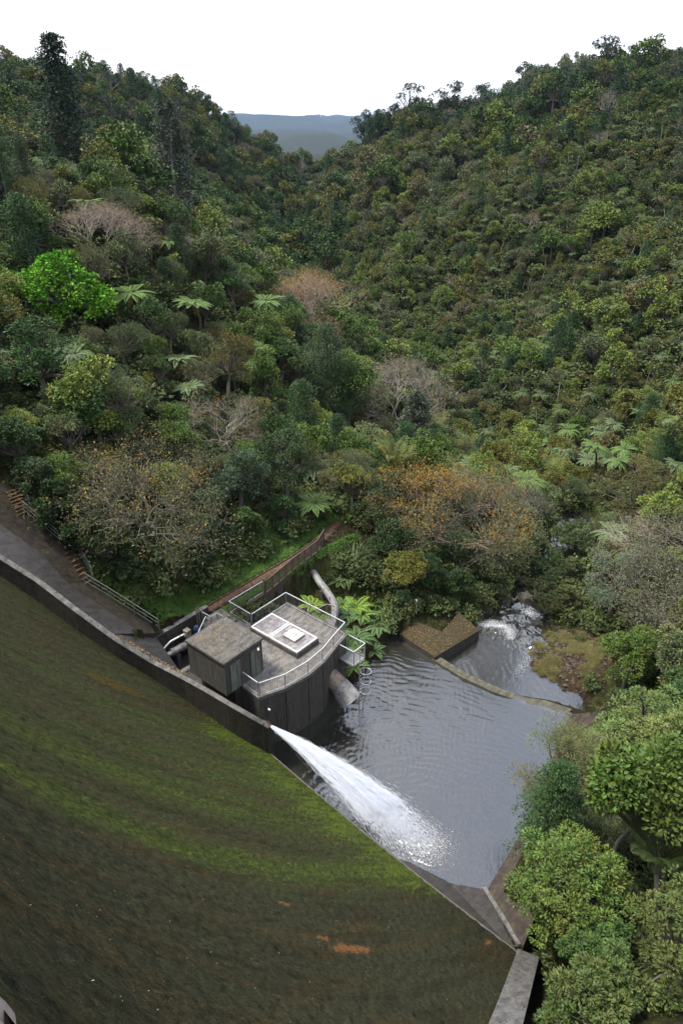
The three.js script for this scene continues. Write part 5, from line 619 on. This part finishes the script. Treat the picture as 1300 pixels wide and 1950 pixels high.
  for (const [n, s, b, R, H] of [[0, -27.6, 43.6, 1.9, 3.4], [1, -25.2, 45.4, 1.8, 3.2], [2, -30.5, 43.2, 2.2, 4.4], [3, -27.2, 48.6, 2.2, 4.2], [4, -26.4, 52.5, 1.8, 3.4], [5, -33.6, 45, 2.6, 5], [6, -27.8, 40.6, 0.9, 1.4], [7, -21.0, 53.6, 1.5, 2.6], [8, -25.0, 55.8, 1.8, 3.4], [9, -20.6, 57.6, 1.8, 3.2], [10, -25.6, 60.2, 2.0, 3.8], [11, -22.6, 63.2, 2.2, 4.2], [12, -18.8, 51.6, 1.5, 2.6], [13, -24.6, 49.6, 1.5, 2.8], [14, -24.2, 66.5, 2.4, 5], [15, -22.2, 54.8, 1.7, 2.4], [16, -23.4, 60.2, 2.2, 3.4]]) custom('broadleaf_tree', broadleaf(80 + n, { R, H, ry: R * 0.8, clumps: 46, leaves: 9000, len: 0.16, ratio: 0.5, rc: 0.26 }), leafMat(...[[0.034, 0.062, 0.02], [0.036, 0.06, 0.02], [0.03, 0.055, 0.018], [0.028, 0.05, 0.016], [0.04, 0.055, 0.024], [0.03, 0.05, 0.018], [0.055, 0.095, 0.04], [0.05, 0.06, 0.026], [0.036, 0.055, 0.02], [0.055, 0.075, 0.026], [0.04, 0.06, 0.022], [0.05, 0.07, 0.026], [0.075, 0.085, 0.03], [0.034, 0.05, 0.018], [0.05, 0.075, 0.025], [0.045, 0.062, 0.024], [0.04, 0.066, 0.022]][n]), ['green bush behind the weir wing', 'dark bush overhanging the rapids', 'dark leafy tree beside the trunk of the orange-topped tree', 'shaded bush under the orange-topped tree', 'dull green bush on the stream bank below the rapids', 'dark tree where the tramway disappears', 'small light green bush by the white marker post', 'olive bush leaning over the first cascade of the stream', 'dark bush on the bank opposite the olive stream bush', 'mid-green bush beside the second cascade of the stream', 'dark green bush over the narrow reach of the stream', 'bush closing off the view up the stream', 'yellowish bush at the downstream end of the gravel bar', 'dark overhanging bush beside the rapids, below the orange-topped tree', 'tall bush at the far end of the visible stream', 'bush growing between the boulders below the first cascade', 'bush spanning the stream below the second cascade'][n], 'tree', ...site(s, b), { size: R });
  // ferns
  const F = [[595, 905, 66, 'big bright tree fern above the bend of the tramway', 0, 1.15], [250, 590, 84, 'tree fern with drooping fronds beside the bright green tree', 1, 1.2], [365, 610, 92, 'tall tree fern on a slim dark trunk in the middle of the left slope', 2, 1.15], [340, 690, 80, 'low tree fern downhill of the slim-trunked one', 0, 1], [430, 470, 112, 'tree fern high on the left slope near the crest', 2, 1.2], [500, 590, 96, 'wide tree fern below the crest of the left slope', 1, 1.3], [140, 300, 100, 'tree fern under the dark skyline conifer', 1, 1.4], [60, 300, 100, 'pale tree fern on the upper left slope', 0, 1.3], [165, 400, 96, 'tree fern among shrubs uphill of the pale bare tree', 0, 1.2], [360, 745, 76, 'shaded tree fern beneath the low one on the left slope', 0, 0.9], [600, 970, 62, 'lower tree fern under the big bright one', 0, 0.9]];
  F.forEach(([px, py, d, lab, v, k], i) => { const p = onGround(px, py + 40, 40), h = survey(px, py, Math.hypot(p.x, p.y - EYE, p.z)); special('tree_fern', h.x, h.z, 2, { v, k, ky: clamp((h.y - ground(h.x, h.z)) / ((3.4 + v * 0.8) * k), 0.7, 1.6), tint: i % 3 ? 'fresh green' : 'silvery green', turn: i * 1.3, label: lab }); });
  // ground ferns and flax in the hollow between block and tramway
  const gf = [0, 1, 2].map((k) => groundFern(650 + k, { F: 1.0, n: 10 })), gm = [leafMat(0.1, 0.17, 0.04), leafMat(0.07, 0.12, 0.045), leafMat(0.14, 0.22, 0.035)], fl = [strapClump(660, { n: 60, len: 1.2 }), strapClump(661, { n: 46, len: 1.0 })], fm = leafMat(0.04, 0.06, 0.022, 0.38), r = rng(91);
  const keep = {}; const put = (nm, geos, mat, s, b, k, lab, group, key) => { const [x, z] = site(s, b); let o; if (!keep[key]) o = keep[key] = plantThing(nm, geos, mat); else { o = keep[key].clone(); o.name = numbered(nm); o.userData = {}; } tag(o, lab, nm === 'ground_fern' ? 'fern' : 'flax', group); o.position.set(x, ground(x, z), z); o.rotation.y = r() * 6; o.scale.setScalar(k); scene.add(o); };
  for (let i = 0; i < 46; i++) { const s = lerp(-31.5, -25.3, r()), b = lerp(32.2, 39.5, r()); if (distanceInside([[-31.5, 32], [-32.5, 37], [-28, 40], [-25.4, 39], [-25.6, 32]], s, b) < 0 || Math.abs((s + 34.2) * 0.42 + (b - 36.9)) < 0.5) continue; const c = s < -29.6 ? (r() < 0.6 ? 2 : 0) : r() < 0.5 ? 1 : 0; put('ground_fern', gf[i % 3], gm[c], s, b, 0.8 + 0.9 * r(), ['fresh green fern in the hollow beside the grey pipe', 'dusky green fern on the pool bank beside the block', 'lime green fern in the hollow beside the grey pipe'][c], 'ferns between block and tramway', 'f' + (i % 3) + c); }
  for (let i = 0; i < 16; i++) put('flax_clump', fl[i % 2], fm, lerp(-33.2, -30.2, r()), lerp(37.2, 41.5, r()), 0.9 + 0.5 * r(), 'dark clump of strap leaves below the far end of the timber fence', 'strap-leaved clumps below the timber fence', 'x' + (i % 2));
  const dead = strapClump(670, { n: 60, len: 1.1 }); put('flax_clump', dead, leafMat(0.15, 0.06, 0.04), -24.9, 32.6, 0.85, 'reddish-brown withered clump hanging beside the ladder', null, 'd');
  const low = [[-25.3, 33.8, 0.8], [-25.0, 35.4, 0.9], [-25.6, 36.9, 0.9]]; low.forEach(([s, b, k], i) => put('ground_fern', gf[i], gm[1], s, b, k + 0.4, 'dusky green fern on the pool bank beside the block', 'ferns between block and tramway', 'f' + i + '1'));
}
{ // the trees of the skyline on the right
  const S = [[1165, 62, 365, 0, 2.0, 'large round-crowned tree topping the right ridge', 'dark'], [1112, 114, 372, 1, 1.2, 'ragged tree left of the large ridge-top tree', 'dark'], [1240, 70, 360, 1, 1.3, 'narrow tree right of the large ridge-top tree', 'dull green'], [1272, 88, 358, 0, 0.9, 'small tree at the end of the ridge-top row', 'dark'], [780, 154, 390, 1, 2.1, 'spreading tree at the low end of the right ridge', 'dark'], [862, 150, 390, 0, 1.9, 'round-headed tree in the middle of the right ridge', 'dark'], [914, 158, 388, 1, 1.6, 'open-crowned tree beside the round-headed ridge tree', 'dull green'], [692, 205, 392, 0, 1.2, 'small tree where the right ridge drops to the gap', 'dark'], [1205, 82, 362, 0, 0.9, 'slim tree between the large ridge-top trees', 'dull green']];
  for (const [px, py, d, v, k, label, tint] of S) { const p = survey(px, py, d), g0 = shape('emergent_tree', 1, v)[0]; g0.computeBoundingBox(); const h = Math.max(5, p.y - ground(p.x, p.z)), top = g0.boundingBox.max.y; special('emergent_tree', p.x, p.z, 3, { lod: 1, v, k, ky: clamp(h / top / k, 0.55, 1.8), tint, label, turn: px }); }
}
// ---------------------------------------------------------------- the forest
const clearView = [[-50, 985], [120, 1080], [300, 1195], [480, 1120], [610, 1040], [740, 1190], [800, 1215], [905, 1175], [985, 1180], [1095, 1190], [1090, 1340], [1060, 1420], [975, 1560], [925, 1690], [960, 1800], [1015, 1815], [950, 2000], [-50, 2000]];
{
  const r = rng(2024), all = [], horizon = []; // a table of the land's outline along each bearing, to leave out trees wholly behind a ridge
  const nb = 260, nr = 184, rad = (j) => 12 * Math.pow(1.0255, j); for (let i = 0; i <= nb; i++) { const a = (i / nb - 0.5) * 1.7; let m = -9; const row = []; for (let j = 0; j < nr; j++) { const q = rad(j); m = Math.max(m, (ground(q * Math.sin(a), -q * Math.cos(a)) + 2 - EYE) / q); row.push(m); } horizon.push(row); }
  const hidden = (p, h) => { const q = Math.hypot(p.x, p.z), a = Math.atan2(p.x, -p.z), i = Math.round((a / 1.7 + 0.5) * nb), j = Math.floor(Math.log(Math.max(q - 7, 12.5) / 12) / Math.log(1.0255)); return i >= 0 && i <= nb && j < nr && (p.y + h - EYE) / q < horizon[i][Math.max(0, j)]; };
  const open = sightlines.map(([x, y, z, R]) => { const [px, py, f] = seen(V(x, y, z)); return [px, py, 1400 * R / f, Math.hypot(x, z)]; }).filter((o) => o[3] > 55); // nothing chance-planted stands in front of a surveyed plant
  for (const [r0, r1, cell] of [[18, 60, 2.6], [60, 130, 2.8], [130, 250, 2.65], [250, 470, 4.4], [470, 1200, 9]])
    for (let gx = -Math.ceil(r1 / cell); gx < r1 / cell; gx++) for (let gz = -Math.ceil(r1 / cell); gz < 0; gz++) {
      const x = (gx + r()) * cell, z = (gz + r()) * cell, q = Math.hypot(x, z), a1 = r(), a2 = r(), a3 = r(), a4 = r(); if (q < r0 || q >= r1 || z > -12) continue; const [s, b] = SB(x, z);
      if (Math.abs(Math.atan2(x, -z)) > 0.62) continue;
      if (s > -38.2 && s < -8.4 && b < 42.5 && !(s < -26.5 && b > 40)) continue; if (b < 21 && s > -46 && s < -2.2) continue; if (b < along(fencePath, s)[0] + 1.6 && s < -34) continue;
      if (q < 110 && (distanceInside(lowerPlan, s, b) > -1.2 || distanceInside(trackPlan, s, b) > -1 || (s > -19.5 && s < -11.5 && b > 41 && b < 51))) continue;
      if (taken2.some(([tx, tz, tr]) => Math.hypot(tx - x, tz - z) < tr * 0.72)) continue;
      const y = ground(x, z), patch = fbm(x / 26 + 50, z / 26, 3), wet = fbm(x / 40 - 20, z / 40 + 70, 3), left = s < -36 && x < 12 - (z + 90) * -0.05 && z > -215, ridge = smooth(16, 36, y), far = q > 250;
      let kind, tint, k = 0.5 + 0.75 * a2 * a2 + 0.25 * a3 + 0.25 * patch, ky = 0.8 + 0.55 * r(); const pick = (list) => list[Math.floor(a4 * list.length)];
      if (q > 235 && ridge > 0.5 && a1 < 0.12) { kind = 'emergent_tree'; tint = pick(['dark', 'dark', 'dull green']); k = 0.5 + 0.4 * a2; }
      else if (!(q < 62 && s > -20) && a1 < (left ? 0.06 : far ? 0.06 : 0.21 + 0.2 * wet)) { kind = 'tree_fern'; tint = pick(['fresh green', 'silvery green']); k = 0.8 + 0.4 * a2; }
      else if (!left && !far && x > -10 && !(q < 62 && s > -20) && a1 < 0.33 + 0.3 * patch) { kind = 'nikau_palm'; tint = 'yellow-green'; k = 0.75 + 0.35 * a2; }
      else if (a1 > 0.982 && !(q < 62 && s > -20)) { kind = 'bare_tree'; tint = pick(['grey-brown', 'tawny']); k = 0.7 + 0.4 * a2; }
      else if (a1 > 0.94 - 0.03 * ridge) { kind = 'conifer_tree'; tint = pick(['dark green', 'bottle green']); k = 0.55 + 0.4 * a2; }
      else if (a1 > 0.78 + 0.3 * wet) { kind = 'fine_leaved_tree'; tint = pick(['olive grey', 'olive grey', 'bronze green', 'dusky green', 'dusky green']); k *= 0.95; }
      else { kind = 'broadleaf_tree'; tint = pick(far && x < 0 ? ['deep green', 'deep green', 'mid green', 'olive green'] : ridge > 0.6 ? ['deep green', 'deep green', 'olive green', 'grey-green', 'mid green'] : left ? ['deep green', 'mid green', 'grey-green', 'grey-green', 'olive green', 'light green', 'mid green', 'deep green', 'deep green', 'mid green'] : ['mid green', 'grey-green', 'light green', 'olive green', 'light green', 'mid green', 'olive green', 'grey-green', 'mid green', 'light green', 'brownish']); if (patch > 0.2 && a2 > 0.75) k *= 1.35; if (!left && !far && b < 62) tint = pick(['light green', 'grey-green', 'mid green', 'olive green']); }
      if (q > 470) { if (y < 18) continue; k *= 2.1; kind = 'broadleaf_tree'; tint = pick(['deep green', 'mid green', 'olive green']); } if (far) k *= 1.15; if (!left && q > 70 && q < 250) k *= lerp(0.86, 0.7, smooth(70, 140, q));
      if (left) k *= 0.8; const h = (kind === 'conifer_tree' ? 10 : kind === 'emergent_tree' ? 11 : 6) * k * ky, p = V(x, y, z); if (hidden(p, h)) continue;
      const [px, py, f] = seen(V(x, y + h * 0.55, z)), rr = 1400 * 2.5 * k / f; if (px < -60 - rr || px > 1360 + rr || py > 2050 + rr) continue;
      if (q < 75 && distanceInside(clearView, px, py) > -rr * 0.95) continue; if (q < 75 && distanceInside(clearView, ...seen(V(x, y + h, z))) > -rr * 0.3) continue;
      if (open.some(([ox, oy, or, oq]) => q < oq && Math.hypot(px - ox, py - oy) < rr * 0.75 + or * 0.7)) continue;
      all.push({ kind, tint, x, y, z, q, k, ky, turn: a1 * 40, v: Math.floor(a3 * 97) % K[kind].vars, size: rr / 1 });
    }
    all.sort((a, b) => b.size - a.size); const count = {}, rest = {};
  const place = { left: 'left', right: 'right' };
  for (const t of all) {
    count[t.kind] = (count[t.kind] ?? 0) + 1; const lod = t.q < 105 ? 0 : 1; if (!lod && t.kind === 'broadleaf_tree') t.v %= 3;
    if (count[t.kind] <= 260 && t.size > 11) { const [s, b] = SB(t.x, t.z), where = t.x > 14 && s > -30 ? 'on the slope right of the stream' : s < -36 && t.z > -150 && t.x < 10 ? 'on the near slope above the tramway' : 'on the far side of the valley'; const word = K[t.kind].cat === 'tree fern' ? 'tree fern' : { broadleaf_tree: 'broadleaf tree', fine_leaved_tree: 'fine-leaved bushy tree', conifer_tree: 'upright conifer', emergent_tree: 'tall-trunked tree', bare_tree: 'twiggy bare tree', nikau_palm: 'palm' }[t.kind]; plant(t.kind, t.x, t.z, { lod, v: t.v, tint: t.tint, k: t.k, ky: t.ky, turn: t.turn, y: t.y, label: `${t.tint} ${word} ${where}`, group: `${t.tint} ${word}s ${where}` }); }
    else (rest[[t.kind, t.v].join()] ??= []).push(t);
  }
  // what is left is the far wood that reads as one mass
  const wood = new THREE.Group(); wood.name = 'distant_forest'; scene.add(wood); tag(wood, 'distant mixed forest covering the valley slopes and ridges', 'forest', null, 'stuff');
  const white = leafMat(1, 1, 1, 0.5); let total = 0;
  for (const [key, list] of Object.entries(rest)) { const [kind, v] = key.split(','), g = shape(kind, 1, +v); total += list.length; for (const [geo, mat, nm] of [[g[0], white, 'crowns'], [g[1], barkMat, 'trunks']]) { const im = new THREE.InstancedMesh(geo, mat, list.length); list.forEach((t, i) => { mm.compose(V(t.x, t.y - 0.1, t.z), qq.setFromEuler(eul.set(0, t.turn, 0)), one.set(t.k, t.k * t.ky, t.k)); im.setMatrixAt(i, mm); if (nm === 'crowns') im.setColorAt(i, lin(...K[kind].tints[t.tint])); }); im.name = `${kind}_${nm}`; im.userData.kind = 'stuff'; lit(im); wood.add(im); } }
  // undergrowth and grass
  const sh = broadleaf(900, { R: 0.85, H: 1.2, ry: 0.6, clumps: 14, leaves: 500, len: 0.2, ratio: 0.5, rc: 0.42 })[0], fn = groundFern(901, { F: 0.9, n: 8, pairs: 12 })[0], st = strapClump(902, { n: 26, len: 0.9 })[0], under = [[], [], []];
  for (const [r0, r1, cell] of [[16, 62, 0.95], [62, 120, 1.7], [120, 330, 2.2]]) for (let gx = -Math.ceil(r1 / cell * 0.62); gx < r1 / cell * 0.62; gx++) for (let gz = -Math.ceil(r1 / cell); gz < -10 / cell; gz++) {
    const x = (gx + r()) * cell, z = (gz + r()) * cell, q = Math.hypot(x, z), a = r(), c = r(), k = 0.6 + 0.8 * r(); if (q < r0 || q >= r1 || Math.abs(Math.atan2(x, -z)) > 0.6) continue; const [s, b] = SB(x, z);
    if (distanceInside(poolPlan, s, b) > -0.5 || distanceInside(lowerPlan, s, b) > -0.2 || distanceInside(housePlan, s, b) > -0.4 || distanceInside(trackPlan, s, b) > -0.3) continue; if (b < 21.6 && s > -46 && s < -3.6 + (21 - b) * 0.27) continue; if (s > (b < 30 ? -36.5 : -36.9) && s < -33 && b > 22 && b < 43) continue; { const [fb] = along(fencePath, s), [wb] = along(sidePath, s); if (s < -33 && (b < lerp(wb, fb, 0.72) || (b > fb - 0.15 && b < fb + 0.9))) continue; } if (s > -35 && s < -27 && b < 24) continue; const strip = s < -34.8 && b < along(fencePath, s)[0]; if (strip && (a > 0.5 || q > 60)) continue; if (s > -19.5 && s < -10.8 && b > 40.5 && b < 50 && a > 0.03) continue; if (s < -8.2 && s > -12.5 && b < 40) continue; if (distanceInside([[-26.6, 38.2], [-22.5, 37.6], [-21.8, 43.5], [-24.2, 43.6], [-26.6, 40.5]], s, b) > -0.2) continue; if (s > -33.5 && s < -24 && b > 30.5 && b < 38) continue;
    under[a < 0.62 ? 0 : a < 0.88 ? 1 : 2].push([x, strip ? ground(x, z) + 0.85 : ground(x, z), z, k * (q > 120 ? 2.0 : q > 62 ? 1.5 : 1), c]);
  }
  const ug = new THREE.Group(); ug.name = 'undergrowth'; scene.add(ug); tag(ug, 'low shrubs and ferns covering the forest floor', 'undergrowth', null, 'stuff');
  under.forEach((list, n) => { const im = new THREE.InstancedMesh([sh, fn, st][n], white, list.length); list.forEach(([x, y, z, k, c], i) => { mm.compose(V(x, y - 0.1, z), qq.setFromEuler(eul.set(0, c * 50, 0)), one.set(k, k, k)); im.setMatrixAt(i, mm); const t = 0.7 + 0.6 * c; im.setColorAt(i, n === 1 ? lin(0.07 * t, 0.11 * t, 0.035 * t) : n === 2 ? lin(0.05 * t, 0.066 * t, 0.02 * t) : lin(0.056 * t, 0.074 * t, 0.024 * t)); }); im.name = ['shrubs', 'ferns', 'tussocks'][n]; im.userData.kind = 'stuff'; lit(im); ug.add(im); });
  const blade = strapClump(903, { n: 16, len: 0.22 })[0], grass = []; for (let i = 0; i < 9000; i++) { const s = lerp(-39.6, -33.6, r()), b = lerp(20.5, 43, r()), onTrack = distanceInside([[-35.5, 26.5], [-34.3, 26.5], [-34.3, 43], [-36.6, 43], [-35.5, 36]], s, b) > -0.05; if (onTrack || s > -33.6 || (s > -35 && b < 27)) continue; if (b < along(fencePath, s)[0] + 0.5) continue; const v = W(s, b); grass.push([v.x, ground(v.x, v.z), v.z, 0.6 + 0.8 * r(), r()]); }
  for (let i = 0; i < 3600; i++) { const s = lerp(-18.2, -13, r()), b = lerp(42.5, 49.5, r()); if (fbm(s * 0.4, b * 0.4, 2) < 0.02 - (b - 45) * 0.03) continue; const v = W(s, b); grass.push([v.x, ground(v.x, v.z), v.z, 0.6 + r(), -r()]); }
  const gi = new THREE.InstancedMesh(blade, white, grass.length); grass.forEach(([x, y, z, k, c], i) => { mm.compose(V(x, y, z), qq.setFromEuler(eul.set(0, c * 60, 0)), one.set(k, k, k)); gi.setMatrixAt(i, mm); gi.setColorAt(i, c < 0 ? lin(0.11, 0.1, 0.035) : lin(0.045 + 0.03 * c, 0.1 + 0.05 * c, 0.022)); }); gi.name = 'grass'; lit(gi); scene.add(gi); tag(gi, 'short green grass on the bank above the tramway', 'grass', null, 'stuff');
}
{ // houses on the far hill
  const r = rng(8), wallM = std({ color: lin(0.7, 0.69, 0.66), roughness: 0.8 }), roofM = std({ color: lin(0.35, 0.3, 0.28), roughness: 0.8 });
  for (let i = 0; i < 14; i++) { const px = 490 + i * 12 + r() * 8, p = survey(px, 225, 9700 + r() * 900), o = thing('hill_house', 'tiny pale house on the far blue hill', 'house', 'houses on the far hill', V(p.x, ground(p.x, p.z), p.z), r() * 3); part('wall', new THREE.BoxGeometry(14, 8, 10).translate(0, 3, 0), wallM, o); const s = new THREE.Shape([new THREE.Vector2(-7.8, 0), new THREE.Vector2(7.8, 0), new THREE.Vector2(0, 4)]); part('roof', new THREE.ExtrudeGeometry(s, { depth: 11, bevelEnabled: false }).translate(0, 7.01, -5.5), roofM, o); }
}
renderer.render(scene, camera);
